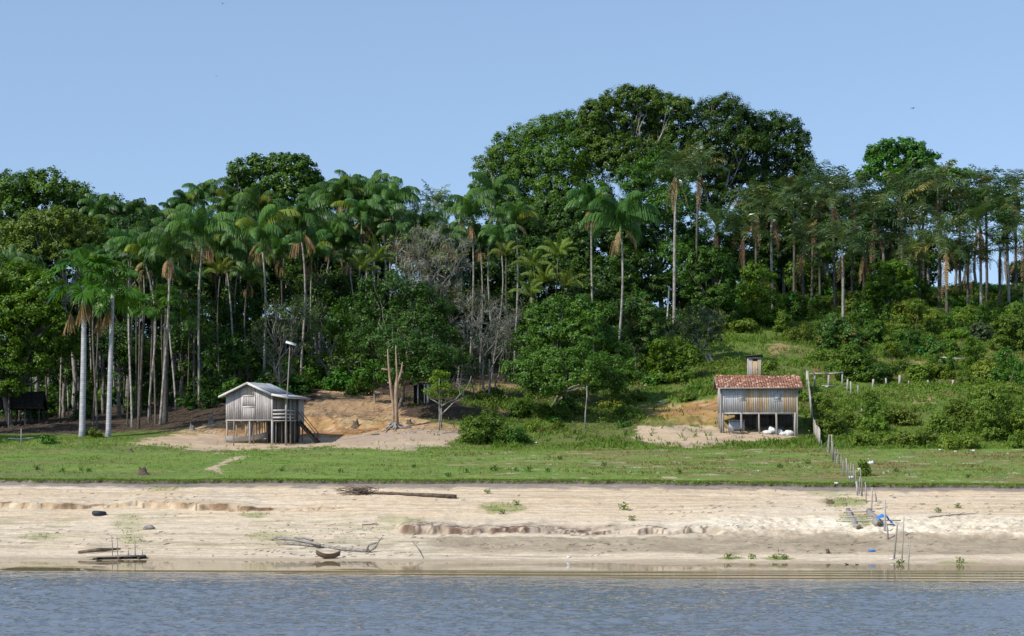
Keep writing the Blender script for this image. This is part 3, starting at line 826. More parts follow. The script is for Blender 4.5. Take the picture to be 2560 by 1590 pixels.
def fan(mb, rng, az, e0, pl, R, tint, dead):
    d = np.array([math.cos(az) * math.cos(e0), math.sin(az) * math.cos(e0), math.sin(e0)])
    hub = d * pl + np.array([0, 0, -.12 * pl * pl * .4])
    mb.tube([(0, 0, 0), d * pl * .5 + (0, 0, .06), hub], [.05, .035, .025], 4, min(1, tint + .2), cap=False)
    side = unit(np.cross(d, (0, 0, 1.0)))
    d = unit(d * .75 + np.array([0, 0, -.75]) * (.35 + .65 * math.cos(e0))); upv = np.cross(side, d)
    ns = 34
    if dead:
        for k in range(ns):
            a = rng.uniform(0, 6.28); sp = rng.uniform(.1, .42)
            dn = unit(np.array([math.cos(a) * sp, math.sin(a) * sp, -1.0]))
            w = unit(np.cross(dn, rng.normal(size=3))) * .05; ln = R * rng.uniform(.6, 1.0)
            mb.add([hub - w * .5, hub + w * .5, hub + dn * ln * .5 + w, hub + dn * ln * .5 - w, hub + dn * ln + w * .3, hub + dn * ln - w * .3], [(0, 1, 2, 3), (3, 2, 4, 5)], None, np.clip(tint + rng.normal() * .15, 0, 1))
        return
    th = np.linspace(-2.45, 2.45, ns)
    for a in th:
        dn = unit(d * math.cos(a) + side * math.sin(a) + upv * (.22 + .1 * abs(a)) + rng.normal(size=3) * .07)
        w = unit(np.cross(dn, upv)) * .06; ln = R * rng.uniform(.85, 1.05) * (1 - .10 * abs(a))
        mid = hub + dn * ln * .6; tip = mid + unit(dn + np.array([0, 0, -.95])) * ln * .4
        mb.add([hub - w * .3, hub + w * .3, mid + w, mid - w, tip + w * .2, tip - w * .2], [(0, 1, 2, 3), (3, 2, 4, 5)], None, np.clip(tint + rng.normal() * .1, 0, .97))

PC = {}
for kind, cnt, mg in (('curtain', 9, 'palm'), ('feather', 8, 'palm_feather'), ('young', 2, 'palm_yellow'), ('fan', 4, 'palm_fan')):
    PC[kind] = []
    for i in range(cnt):
        g, dead = palm_crown(kind, 100 + 13 * i + len(kind))
        PC[kind].append((g.mesh("palm_crown", M[mg]), dead.mesh("dead_fronds", M['dead_frond']) if dead.n else None))
REACH = {'curtain': 2.75, 'feather': 3.4, 'young': 2.2, 'fan': 3.1}
_pn = [0]

def palm(label, u, v, d, r_px, kind='curtain', base_u=None, base_d=None, group=None, tr=.12, bend=.45, trunk='trunk_palm', name=None, dead=True, cat="palm tree", yellow=False, skirt=False):
    """palm whose crown centre is seen at photo (u, v); its trunk stands on the terrain at (base_u, base_d)"""
    _pn[0] += 1; i = _pn[0]; rng = np.random.RandomState(500 + i)
    b = G(base_u if base_u is not None else u, base_d or d)
    top = P(u, v, d) - b
    t = thing(name or {'curtain': 'feather_palm', 'feather': 'plumed_palm', 'young': 'young_palm', 'fan': 'fan_palm'}[kind], label, cat, b, 0, group)
    sc = r_px * d / F / REACH[kind]
    cm, dm = PC[kind][rng.randint(len(PC[kind]))]
    rz = rng.rand() * 6.28
    c = part("crown", cm, t, top, (rng.normal() * .11, rng.normal() * .11, rz), sc * rng.uniform(.88, 1.12))
    if yellow:
        c.material_slots[0].link = 'OBJECT'; c.material_slots[0].material = M['palm_yellow']
    if dm is not None and dead: part("dead_fronds", dm, t, top - np.array([0, 0, .15]), (0, 0, rz + 1), sc * (1.35 if skirt else 1))
    mb = MB(); n = 12; tt = np.linspace(0, 1, n)[:, None]
    bow = np.array([rng.normal() * bend, rng.normal() * bend * .6, 0])
    pts = np.array([0, 0, -.5]) + (top + np.array([0, 0, .5 - .3 * sc])) * tt + bow * np.sin(tt * math.pi) * tt
    rad = tr * (1.0 - .30 * tt[:, 0]); rad[0] *= 1.35
    mb.tube(pts, rad, 8, .5)
    mb.obj("trunk", M[trunk], t, smooth=True)
    return t
# ------------------------------------------------------------------ the big forest trees
def jit(l, seed, k=6):
    r = np.random.RandomState(seed)
    return [(q[0] + r.normal() * k, q[1] + r.normal() * k, q[2] * r.uniform(.85, 1.12)) for q in l]

tree("dome_tree", "dark rounded forest tree rising behind the palms at the left edge", 90, 900, 206,
     [(20,480,60),(75,475,55),(125,470,55),(178,492,50),(30,550,70),(110,545,70),(190,550,55),(-50,520,70),(60,610,70),(150,610,60)], M['leaf_mid'], M['bark'], seed=1, leaf=.36, clump=.6, k=1.35)
tree("sloping_tree", "low dark green crown sloping down right of the left edge dome tree", 290, 900, 210,
     [(235,520,45),(285,530,45),(330,535,40),(372,545,35),(260,580,55),(330,590,50),(390,590,40)], M['leaf_mid'], M['bark'], seed=2, k=1.3)
tree("flat_topped_tree", "tall flat topped broadleaf tree standing above the palms left of the middle", 690, 900, 214,
     [(605,432,38),(650,420,38),(700,415,40),(748,418,36),(775,450,32),(600,480,42),(660,470,48),(725,468,48),(770,495,35),(585,535,42),(640,530,45),(700,535,45),(755,545,42),(600,590,50),(680,600,50)], M['leaf_mid'], M['bark'], seed=3, leaf=.40, clump=.55, k=1.35)
tree("olive_tree", "olive yellow tree with bare grey branches among its leaves, left edge", 190, 1030, 180,
     [(40,580,50),(95,565,48),(150,560,50),(205,575,48),(250,600,28),(20,640,55),(90,625,55),(165,625,50),(215,640,35),(60,680,50),(130,680,45)], M['leaf_olive'], M['bark_pale'], seed=4, leaf=.28, clump=.5, k=1.4, twigs=2, trunk_r=.25, inner=.15)
tree("dense_tree", "dense bright yellow green tree filling the lower left edge of the forest", 30, 1045, 170,
     [(-250,700,80),(-250,800,85),(-160,700,80),(-170,800,85),(-160,900,70),(-90,680,70),(-90,880,60),(-60,960,40),(20,960,40),(0,700,65),(55,700,55),(110,725,50),(-20,780,70),(60,780,65),(120,790,50),(0,860,65),(75,860,60),(130,860,45),(30,915,50),(100,905,45),(160,820,40),(180,870,35)], M['leaf_yellow'], M['bark'], seed=5, leaf=.26, clump=.5, k=1.6)
tree("round_dark_tree", "small round dark green tree between the olive tree and the feather palms", 320, 1030, 190,
     [(300,575,38),(345,575,40),(320,610,45),(365,620,35),(280,620,35),(330,655,40)], M['leaf_dark'], M['bark'], seed=6, leaf=.3, k=1.4)

BIG = "rainforest giants on the hilltop"
tree("hilltop_tree", "huge hilltop tree forming the left shoulder of the great canopy", 1390, 800, 238,
     [(1225,410,36),(1262,372,40),(1310,350,42),(1360,335,45),(1410,318,45),(1455,320,45),(1215,460,36),(1270,430,60),(1335,420,65),(1400,400,65),(1465,395,60),(1250,505,50),(1320,500,65),(1400,490,70),(1470,480,60),(1350,570,60),(1430,570,60),(1500,540,55)], M['leaf_mid'], M['bark_pale'], BIG, seed=7, leaf=.26, nl=34, grow=1.1, clump=.6, k=1.5, twigs=1, trunk_r=.4)
tree("hilltop_tree", "tallest tree on the hill, loose twiggy top against the sky", 1600, 780, 236,
     [(1490,285,36),(1525,258,32),(1568,244,32),(1612,246,34),(1655,262,36),(1695,275,36),(1500,340,50),(1560,310,52),(1625,315,55),(1690,330,50),(1545,390,60),(1620,395,60),(1700,400,55)], M['leaf_mixed'], M['bark_pale'], BIG, seed=8, leaf=.26, nl=34, grow=1.1, clump=.5, k=1.5, twigs=2, trunk_r=.35, inner=.2)
tree("hilltop_tree", "bright green round crown set in the middle of the great canopy", 1660, 800, 230,
     [(1590,450,48),(1640,425,50),(1690,440,48),(1610,510,55),(1680,510,55),(1640,570,55),(1560,560,50),(1575,620,50),(1720,580,50),(1690,640,50)], M['leaf_lush'], M['bark'], BIG, seed=9, leaf=.26, nl=34, grow=1.12, clump=.6, k=1.5, trunk_r=.35)
tree("hilltop_tree", "hilltop tree with golden dying leaves right of the tallest crown", 1780, 790, 238,
     [(1775,282,36),(1815,272,38),(1852,295,38),(1760,340,46),(1820,345,52),(1870,360,44),(1760,420,50),(1820,430,55),(1790,500,50)], M['leaf_mixed'], M['bark_pale'], BIG, seed=10, leaf=.26, nl=34, grow=1.1, clump=.58, k=1.6, twigs=1, trunk_r=.35)
tree("hilltop_tree", "dark dense tree ending the great canopy on its right side", 1900, 780, 240,
     [(1890,325,34),(1925,308,36),(1962,320,38),(1995,355,32),(1900,375,48),(1960,385,52),(2005,405,30),(1880,440,50),(1945,450,55),(2000,460,36),(1900,510,50),(1960,520,48),(2012,425,22),(1860,560,45),(1930,570,45)], M['leaf_dark'], M['bark'], BIG, seed=12, leaf=.26, nl=34, grow=1.08, clump=.55, k=1.5, trunk_r=.45)
tree("rounded_treetop", "fresh green rounded treetop above the plumed palms at upper right", 2250, 740, 240,
     [(2190,385,28),(2222,372,26),(2262,368,28),(2300,378,28),(2325,400,24),(2200,415,34),(2250,410,38),(2300,415,34),(2170,440,28),(2330,440,32),(2240,455,40),(2380,440,24),(2420,440,22)], M['leaf_lush'], M['bark'], seed=13, leaf=.38, clump=.5, k=1.2, twigs=1)
DK = "dense trees beyond the left edge of the picture"
for (u, d, lob, lab) in ((-380,147,[(-380,700,80),(-330,760,85),(-430,760,85),(-370,850,80),(-300,850,60),(-420,900,70)], "thick tree standing just beyond the left edge, shading the grove"),
                    (-240,156,[(-240,640,80),(-190,700,80),(-290,700,85),(-180,800,70),(-240,820,85),(-200,910,60),(-280,910,60)], "second thick tree just beyond the left edge, behind the first")):
    tree("shade_tree", lab, u, 0, d, lob, M['leaf_mid'], M['bark'], DK, leaf=.4, clump=.7, seed=abs(u), k=1.2, trunk_r=.3)
# dark trees filling the hill behind the palms
FILL = "shaded trees packed behind the palm trunks"
fr = np.random.RandomState(5)
def filler(u, v, d, r, m, label, group=FILL, name="shaded_tree", **kw):
    rr = np.random.RandomState(int(u * 7 + v))
    lobes = []
    for q in range(7):
        a = q / 7 * 6.28 + rr.rand()
        lobes.append((u + math.cos(a) * r * .62 * rr.uniform(.7, 1.2), v + math.sin(a) * r * .62 * rr.uniform(.7, 1.1), r * rr.uniform(.42, .58)))
    lobes.append((u, v, r * .6))
    return tree(name, label, u, 0, d, lobes, M[m], M['bark'], group, leaf=kw.get('leaf', .34), clump=.6, seed=int(u + v), k=kw.get('k', 1.15), trunk_r=.2, limbs=True, low=.8, inner=.25)
L1 = "shaded broadleaf crown behind the pale palm trunks of the left grove"
for (u, v, d, r) in ((30,760,200,85),(120,800,206,80),(210,760,208,90),(300,720,206,85),(390,740,210,90),(470,700,208,85),(560,690,212,90),(650,690,214,85),(740,680,212,85),(830,690,214,85),(915,670,212,80),
                     (60,920,214,90),(170,910,216,90),(280,900,214,95),(390,890,216,90),(500,880,214,90),(600,860,214,90),(700,850,216,80),(800,820,214,80),(900,800,212,80),
                     (450,610,214,70),(540,600,216,70),(640,640,216,70),(850,600,218,70),(960,590,216,70),(240,650,212,75)):
    filler(u, v, d, r, 'leaf_dark', L1)
L2 = "shaded broadleaf crown in the gloom under the hilltop giants"
for (u, v, d, r) in ((1020,600,216,70),(1100,640,214,80),(1200,620,216,80),(1290,590,222,80),(1330,660,214,75),(1430,640,222,80),(1520,680,220,80),(1610,700,222,70),(1700,720,226,60),(1480,760,206,80),(1590,780,210,60),(1240,720,206,80),(1120,740,204,70),(1750,640,232,60),(1820,620,236,55),(1900,640,238,55),(1990,560,238,60),(1960,630,240,50),(2060,520,240,55),(1420,550,228,80),(1550,600,228,70)):
    filler(u, v, d, r, 'leaf_dark', L2, "shaded trees under the hilltop giants")
L3 = "leafy tree standing between the dark plumed palm trunks at right"
for (u, v, d, r) in ((2070,600,238,50),(2140,560,240,55),(2210,520,240,50),(2280,490,240,50),(2350,500,240,50),(2130,670,232,45),(2010,690,226,45),(2320,620,238,48),(2390,640,238,40),(2440,500,240,45),(2520,520,240,45)):
    filler(u, v, d, r, 'leaf_mid', L3, "leafy trees among the plumed palms", "palm_grove_tree")

L4 = "shaded crown closing the gap low behind the middle of the forest"
for (u, v, d, r) in ((980,800,222,70),(1060,770,224,70),(1130,800,224,70),(1200,780,226,75),(1280,790,226,75),(1360,740,228,70),(1450,820,222,60),(1540,760,228,60),(560,960,216,60),(680,930,216,60),(830,900,218,60),(940,880,218,60)):
    filler(u, v, d, r, 'leaf_dark', L4, "shaded trees low behind the middle of the forest")
L5 = "dark tree on the far side of the ridge, seen between the plumed palm trunks"
for (u, v, d, r) in ((1760,720,250,55),(1830,740,250,50),(1900,730,252,55),(1960,720,250,52),(2020,715,252,55),(2080,720,250,50),(2130,700,252,50),(2190,690,250,52),(2250,680,252,50),(2310,672,250,44),(2040,650,252,50),(1950,660,252,50),(2150,640,252,50),(2230,620,252,50),(2560,690,250,40),(1860,670,252,50)):
    filler(u, v, d, r, 'leaf_dark', L5, "dark trees on the far side of the ridge")
L6 = "small shaded tree filling the space between pale trunks in the middle grove"
for (u, v, d, r, m) in ((455,850,182,60,'leaf_dark'),(520,800,186,60,'leaf_dark'),(560,880,178,55,'leaf_mid'),(600,760,190,62,'leaf_dark'),(620,850,186,55,'leaf_dark'),(790,760,188,60,'leaf_dark'),(740,700,192,55,'leaf_mid'),(850,720,190,60,'leaf_dark'),(880,800,184,60,'leaf_mid'),(800,680,196,55,'leaf_dark'),(690,690,196,55,'leaf_dark'),(500,720,190,55,'leaf_dark'),(440,760,192,55,'leaf_dark'),(300,860,178,60,'leaf_dark'),(260,780,184,60,'leaf_dark'),(350,900,182,55,'leaf_dark'),(160,900,184,60,'leaf_dark'),(860,880,184,48,'leaf_mid')):
    filler(u, v, d, r, m, L6, "small shaded trees inside the middle grove", "understory_tree", leaf=.26)

# ------------------------------------------------------------------ middle ground trees, each one its own
tree("glossy_tree", "dark glossy tree behind the red dead trunk, small dense leaves", 1000, 980, 167,
     [(930,730,42),(985,715,45),(1040,735,48),(1085,775,48),(920,790,45),(985,790,55),(1050,815,58),(1110,840,45),(945,850,50,-5),(1010,870,55,-8),(1075,890,50,-8),(1000,925,40,-8),(1120,900,38,-7),(900,850,35,-4),(1060,930,34,-9),(1110,940,28,-6)], M['leaf_dark'], M['bark'], seed=21, leaf=.22, clump=.48, k=1.4, trunk_r=.2)
tree("mango_tree", "broad lush green tree shading the dark bank in the middle", 1372, 985, 167,
     [(1345,790,40),(1395,775,42),(1450,775,42),(1495,790,40),(1320,850,45),(1380,840,55),(1445,840,58),(1505,850,50),(1545,880,40),(1335,910,42,-6),(1395,910,50,-7),(1460,910,50,-7),(1520,920,40,-5),(1320,945,30,-8),(1430,950,36,-8),(1490,955,34,-7),(1290,925,34,-7),(1380,960,32,-8),(1345,965,26,-8),(1570,930,34,-2),(1540,960,30,-4)], M['leaf_mid'], M['bark'], seed=22, leaf=.22, clump=.48, nl=32, k=1.5, trunk_r=.2, stems=2)
tree("red_tinged_tree", "low tree with reddish orange leaf tips right of the pale leaning palm", 1590, 905, 186,
     [(1555,775,34),(1595,770,34),(1632,790,32),(1570,820,40),(1620,830,38),(1560,865,36),(1605,875,36)], M['leaf_flower'], M['bark'], seed=23, leaf=.26, clump=.45, k=1.3, trunk_r=.14)
tree("vine_covered_tree", "bushy mid green tree right of the tallest straight palm trunk", 1770, 800, 202,
     [(1750,650,34),(1790,645,34),(1815,670,30),(1735,690,34),(1780,695,40),(1825,715,32),(1740,735,36),(1795,745,38),(1760,780,34),(1820,780,30)], M['leaf_mid'], M['bark_pale'], seed=24, leaf=.30, clump=.5, k=1.25, trunk_r=.16)
tree("sunlit_tree", "sunlit yellow green tree at the foot of the right hand canopy", 1890, 805, 206,
     [(1880,680,28),(1910,690,28),(1865,725,30),(1900,735,32),(1930,750,28),(1875,770,30),(1915,785,30),(1950,790,26)], M['leaf_yellow'], M['bark'], seed=25, leaf=.26, clump=.45, k=1.25, trunk_r=.14)
tree("lichen_tree", "grey lichened tree with pale forked trunk above the cleared slope", 1778, 895, 186,
     [(1700,800,34),(1740,790,34),(1780,805,34),(1700,840,34),(1745,840,38),(1790,840,28),(1660,830,28),(1720,870,30)], M['leaf_grey'], M['bark_pale'], seed=26, leaf=.2, clump=.42, k=.9, twigs=5, trunk_r=.16, stems=2, inner=.05)
tree("bushy_tree", "bushy bright green tree with short white trunk left of the outhouse", 1724, 935, 178,
     [(1655,875,32),(1695,865,32),(1645,910,30),(1690,905,38),(1735,890,30),(1660,940,30),(1705,940,28)], M['leaf_yellow'], M['bark_pale'], seed=27, leaf=.24, clump=.42, k=1.3, trunk_r=.14)
tree("lone_bush_tree", "glowing yellow green round tree in front of the plumed palms", 2225, 755, 210,
     [(2205,675,26),(2240,672,28),(2270,690,24),(2190,705,26),(2230,710,32),(2265,725,28),(2180,735,24),(2220,745,28)], M['leaf_yellow'], M['bark'], seed=28, leaf=.24, clump=.42, k=1.3, trunk_r=.12)
tree("slender_tree", "thin pale tree with sparse leaves behind the grey stilt house", 700, 1000, 168,
     [(690,770,32),(730,790,30),(670,815,32),(715,835,32),(745,860,28),(665,870,28),(700,895,30),(690,940,28),(640,850,24),(735,925,22)], M['leaf_grey'], M['bark_pale'], seed=29, leaf=.22, clump=.42, k=.75, nl=16, twigs=6, trunk_r=.11, inner=.05)
tree("twin_stem_tree", "twin stemmed pale tree beyond the right corner of the grey stilt house", 812, 985, 176,
     [(800,830,28),(835,860,26),(790,870,26),(850,900,24),(875,930,26),(810,905,26),(900,900,24)], M['leaf_mid'], M['bark_pale'], seed=30, leaf=.22, clump=.4, k=.75, nl=16, twigs=5, trunk_r=.12, stems=2, inner=.05)
tree("sapling_tree", "bright leafy low tree left of the red dead trunk", 938, 1000, 168,
     [(905,935,22),(935,920,24),(955,945,20),(925,955,20)], M['leaf_lush'], M['bark_pale'], seed=31, leaf=.24, clump=.38, k=1.1, trunk_r=.07)
bare_tree("grey_twiggy_tree", "leafless grey twiggy crown above the dark glossy tree", 1085, 184, 15, 41, M['bark_twig'], M['leaf_olive'], 1500, r=.11, depth=8, spread=.5, up=.28, L0=.33, leaf=.22, minr_=.012)
bare_tree("grey_twiggy_tree", "grey twiggy tree leaning left of the bright low clump palm", 1140, 180, 12, 42, M['bark_twig'], M['leaf_olive'], 1600, r=.10, depth=7, spread=.5, up=.3, L0=.34, leaf=.22, stems=2)
bare_tree("leafless_tree", "nearly leafless pale tree left of the broad lush tree", 1225, 174, 9.5, 43, M['bark_twig'], M['leaf_grey'], 1300, r=.09, depth=7, spread=.6, up=.15, L0=.30, stems=2, leaf=.2)
bare_tree("leafless_tree", "crooked leafless tree overhanging the dark bank", 1185, 170, 7.5, 44, M['bark_twig'], M['leaf_grey'], 900, r=.08, depth=7, spread=.65, up=.1, L0=.30, lean=-.15, leaf=.2)
bare_tree("grey_twiggy_tree", "fine grey branching tree between the slender palms behind the stilt house", 830, 186, 13, 45, M['bark_twig'], M['leaf_grey'], 1400, r=.08, depth=7, spread=.6, up=.2, L0=.33, leaf=.22)
bare_tree("grey_twiggy_tree", "grey twigged tree in shade beyond the slender thin pale tree", 770, 182, 11, 46, M['bark_twig'], M['leaf_mid'], 1400, r=.08, depth=7, spread=.6, up=.2, L0=.33, leaf=.22)

tree("silvery_tree", "broad silvery grey mass of fine bare twigs above the dark glossy tree", 1090, 960, 178,
     [(1025,620,36),(1065,592,36),(1110,590,36),(1150,610,34),(1040,665,40),(1095,650,42),(1145,665,36),(1060,710,38),(1120,710,38),(1010,660,28)], M['twig_mass'], M['bark_twig'], seed=61, leaf=.75, clump=.5, k=.5, nl=10, aspect=.07, twigs=3, trunk_r=.12, inner=.3)
tree("silvery_tree", "silvery grey tangle of bare branches left of the broad lush tree, low down", 1210, 990, 169,
     [(1165,760,32),(1205,745,32),(1245,770,32),(1180,810,36),(1225,820,36),(1265,815,28),(1150,820,28),(1190,860,32),(1240,865,30)], M['twig_mass'], M['bark_twig'], seed=62, leaf=.6, clump=.45, k=.5, nl=9, aspect=.07, twigs=3, trunk_r=.11, inner=.3, stems=2)
# ------------------------------------------------------------------ palms
GL = "slender feather palms of the left grove"
PAL = [  # label, u, v, d, r, base u, trunk radius
 ("feather palm with curved pale trunk and straw coloured dead leaves, left grove front", 424,640,162,70,400,.125),
 ("short feather palm tucked left of the curved pale trunk palm", 362,648,166,62,372,.10),
 ("feather palm with orange hanging dead leaf and bright white upper trunk", 507,592,170,78,497,.12),
 ("feather palm hung with a purple brown flower sheath between two taller ones", 562,632,178,62,590,.10),
 ("arching feather palm with green crownshaft above the grey stilt house", 654,598,174,84,660,.12),
 ("broad feather palm with long straight trunk right behind the slender thin tree", 752,575,180,82,752,.12),
 ("feather palm with yellowing lower leaves behind the stilt house roof", 830,600,190,62,790,.10),
 ("tall feather palm topping the skyline right of the flat topped tree", 850,506,197,68,835,.12),
 ("feather palm with upright plumes second on the middle skyline", 908,506,199,62,905,.12),
 ("wide arching feather palm closing the middle skyline cluster on its right", 985,512,196,74,985,.12),
 ("feather palm hanging below the middle skyline cluster with tan dead leaf", 905,550,190,68,880,.11),
 ("feather palm low in the middle cluster with one yellow drooping leaf", 955,545,192,62,945,.11),
 ("slim feather palm with thin leaning trunk right of the middle cluster", 993,590,186,46,1000,.09),
 ("feather palm with orange brown dead leaves left of the great canopy", 1180,545,192,68,1175,.11),
 ("feather palm with pale dead sheath just under the great canopy edge", 1236,500,197,62,1232,.11),
 ("feather palm with rusty hanging leaf right of the pale sheath palm", 1290,555,190,62,1285,.11),
 ("small feather palm on a cluster of thin white stems", 1250,600,188,46,1228,.08),
 ("feather palm with a bright yellow dying leaf on its left", 1478,520,184,66,1485,.115),
 ("large feather palm with dark drooping leaves and white slender trunk, middle right", 1552,565,178,86,1540,.125),
 ("feather palm on a leaning thin trunk beside the yellow green young palms", 872,655,184,40,920,.07),
]
for (lab, u, v, d, r, bu, tr_) in PAL:
    palm(lab, u, v, d, r * 1.10, 'curtain', bu, None, None, tr_)
BK = "feather palm in the crowded back row on the left skyline"
for (u, v, d, r) in ((165,560,204,44),(205,545,206,46),(252,535,204,48),(300,540,206,46),(345,548,205,46),(392,560,204,48),(435,545,206,48),(470,520,207,52),(505,500,208,50),(535,490,209,50),(568,530,206,48),(610,565,204,48),(230,575,200,44),(285,580,200,44),(350,600,198,46),(480,570,198,50),(420,590,198,46),
                     (700,575,204,50),(740,555,206,50),(800,505,206,52),(875,482,208,52),(940,490,208,52),(800,540,202,56),(870,520,200,60)):
    palm(BK, u, v, d, r * 1.15, 'curtain', group="feather palms in the back row of the left skyline", tr=.10)
MR = "feather palm crowded in the middle rows of the left grove"
for (u, v, d, r) in ((310,625,182,52),(340,690,176,46),(455,655,184,54),(470,720,178,44),(535,655,186,56),(600,640,188,58),(620,700,182,48),(700,640,186,60),(715,590,192,58),(780,640,186,58),(795,590,194,58),(860,620,190,54),(930,600,194,56),(560,580,194,54),(650,530,200,54),(450,600,194,50),(390,590,196,48),(1030,610,198,54),(1060,570,202,56),(1120,600,196,54),(1150,535,204,54),(1200,610,192,50),(240,640,184,46),(410,700,176,42)):
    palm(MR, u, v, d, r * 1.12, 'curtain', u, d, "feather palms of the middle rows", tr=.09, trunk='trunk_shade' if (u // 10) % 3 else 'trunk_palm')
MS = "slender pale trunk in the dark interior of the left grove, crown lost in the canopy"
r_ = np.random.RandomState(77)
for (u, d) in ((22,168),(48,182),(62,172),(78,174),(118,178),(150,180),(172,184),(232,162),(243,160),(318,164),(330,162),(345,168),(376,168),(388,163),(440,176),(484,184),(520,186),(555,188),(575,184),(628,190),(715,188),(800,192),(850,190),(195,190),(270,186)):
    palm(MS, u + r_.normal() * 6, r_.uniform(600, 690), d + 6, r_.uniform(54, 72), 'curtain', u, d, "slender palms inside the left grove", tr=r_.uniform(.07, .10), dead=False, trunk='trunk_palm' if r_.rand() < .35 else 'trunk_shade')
# plumed palms of the right hilltop
palm("tall plumed palm with straight grey trunk rising before the great canopy", 1690,432,196,66,'feather',1684,194,tr=.17, skirt=True)
palm("plumed palm with brown skirt just right of the tall straight grey palm", 1748,425,204,66,'feather',1738,204,tr=.15,trunk='trunk_shade', skirt=True)
palm("spiky plumed palm alone against the sky left of the great canopy", 1085,520,212,62,'feather',1085,212,tr=.14)
palm("second spiky plumed palm, lower and left of the sky silhouetted one", 1030,560,208,46,'feather',1030,208,tr=.12)
RP = [
 ("plumed palm with pale arching midrib at the left end of the right hilltop row", 1930,520,212,74),
 ("dark trunked plumed palm under the right side of the great canopy", 1790,560,214,62),
 ("lower plumed palm left of the pale arching midrib palm", 1858,575,212,62),
 ("plumed palm with golden hanging lower leaves and a white ringed trunk", 2105,590,206,66),
 ("plumed palm reaching up beside the fresh green rounded treetop", 2085,470,216,66),
 ("plumed palm with a long rust brown skirt in the middle of the right row", 2185,520,214,76),
 ("plumed palm standing highest right of the fresh green rounded treetop", 2345,450,216,70),
 ("large blue green plumed palm low in the right row", 2365,580,208,78),
 ("plumed palm with straw skirts above the sunlit ridge gap", 2450,540,212,72),
 ("feathery plumed palm with thin upright spear leaf near the right edge", 2465,450,218,58),
 ("plumed palm at the right edge with golden arching leaves", 2520,500,214,70),
 ("plumed palm cut by the right edge of the picture", 2560,560,208,76),
]
for k, (lab, u, v, d, r) in enumerate(RP):
    palm(lab, u, v + (28 if u > 1950 else 8), d, r * 1.1, 'feather', u + 3, d, None, .18, .15, 'trunk_palm' if k in (0, 3, 8, 10) else 'trunk_shade', skirt=True)
BR = "dark plumed palm packed in the right hilltop row"
for (u, v, d, r) in ((1985,470,222,60),(2030,500,220,64),(2050,440,224,60),(2130,450,224,58),(2160,590,214,56),(2250,450,222,58),(2230,560,216,60),(2300,540,218,62),(2400,470,222,58),(2500,590,214,56),(2420,610,212,54),(1890,480,226,54),(2010,570,216,60),(2275,610,212,52),(2540,440,222,56),(2310,450,224,52)):
    palm(BR, u, v + 38, d, r * 1.15, 'feather', u, d, "dark plumed palms of the right hilltop", .18, .15, 'trunk_shade', skirt=True)
# young clump palms
for (lab, u, v, d, r) in (("bright young palm at the top of the low palm clump by the lush tree", 1395,640,180,50),("young palm on the left of the low palm clump", 1335,668,178,44),("young palm with dark drooping leaves at the heart of the low palm clump", 1365,705,177,50),("young palm hanging lowest in the low palm clump", 1325,740,176,44),("young palm on the right of the low palm clump", 1412,715,177,46)):
    palm(lab, u, v, d, r, 'young', 1362 + (u - 1362) * .25, 178, "low clump of young palms", .07, .1, 'trunk_shade', cat="palm tree")
for (lab, u, v, d, r) in (("bright yellow green young palm with upright leaves above the glossy tree", 945,655,182,54),("yellowish young palm with a fan of arching leaves beside the dark glossy tree", 905,680,180,46),("young palm with bright spear leaf left of the glossy tree top", 1265,640,184,36),("yellow green young palm at the left foot of the great canopy", 1110,590,204,44),("ragged young palm among the trunks behind the orange leaf palm", 550,685,176,44)):
    palm(lab, u, v, d, r, 'young', u, d, None, .08, .2, 'trunk_shade')
# fan palms in front on the left
palm("fan palm with a thick white grey trunk, leftmost of the front pair", 208,705,153,98,'fan',205,151.5,tr=.26,bend=.15,trunk='trunk_fan')
palm("fan palm with tan dead leaves hanging like a broom, right of the front pair", 282,715,154,92,'fan',270,152.5,tr=.22,bend=.15,trunk='trunk_fan')
palm("shaded fan palm with thick dark trunk behind the curved pale palm", 418,765,164,76,'fan',412,163,tr=.26,bend=.1,trunk='trunk_shade',dead=False)
palm("low fan palm with bright green leaves right of the broom leaf palm", 358,770,160,52,'fan',346,161,tr=.12,bend=.2,trunk='trunk_shade',dead=False)
palm("fan palm half hidden in shade above the stilt house's left eave", 490,790,172,52,'fan',486,172,tr=.12,bend=.2,trunk='trunk_shade',dead=False)
# ------------------------------------------------------------------ grey stilt house on the left
def local(o, x, y):
    a = o.rotation_euler[2]; c, s = math.cos(a), math.sin(a)
    return o.location[0] + c * x - s * y, o.location[1] + s * x + c * y

def gz(o, x, y):
    """terrain height at a local point, in local z"""
    X, Y = local(o, x, y)
    return T(X, Y) - o.location[2]

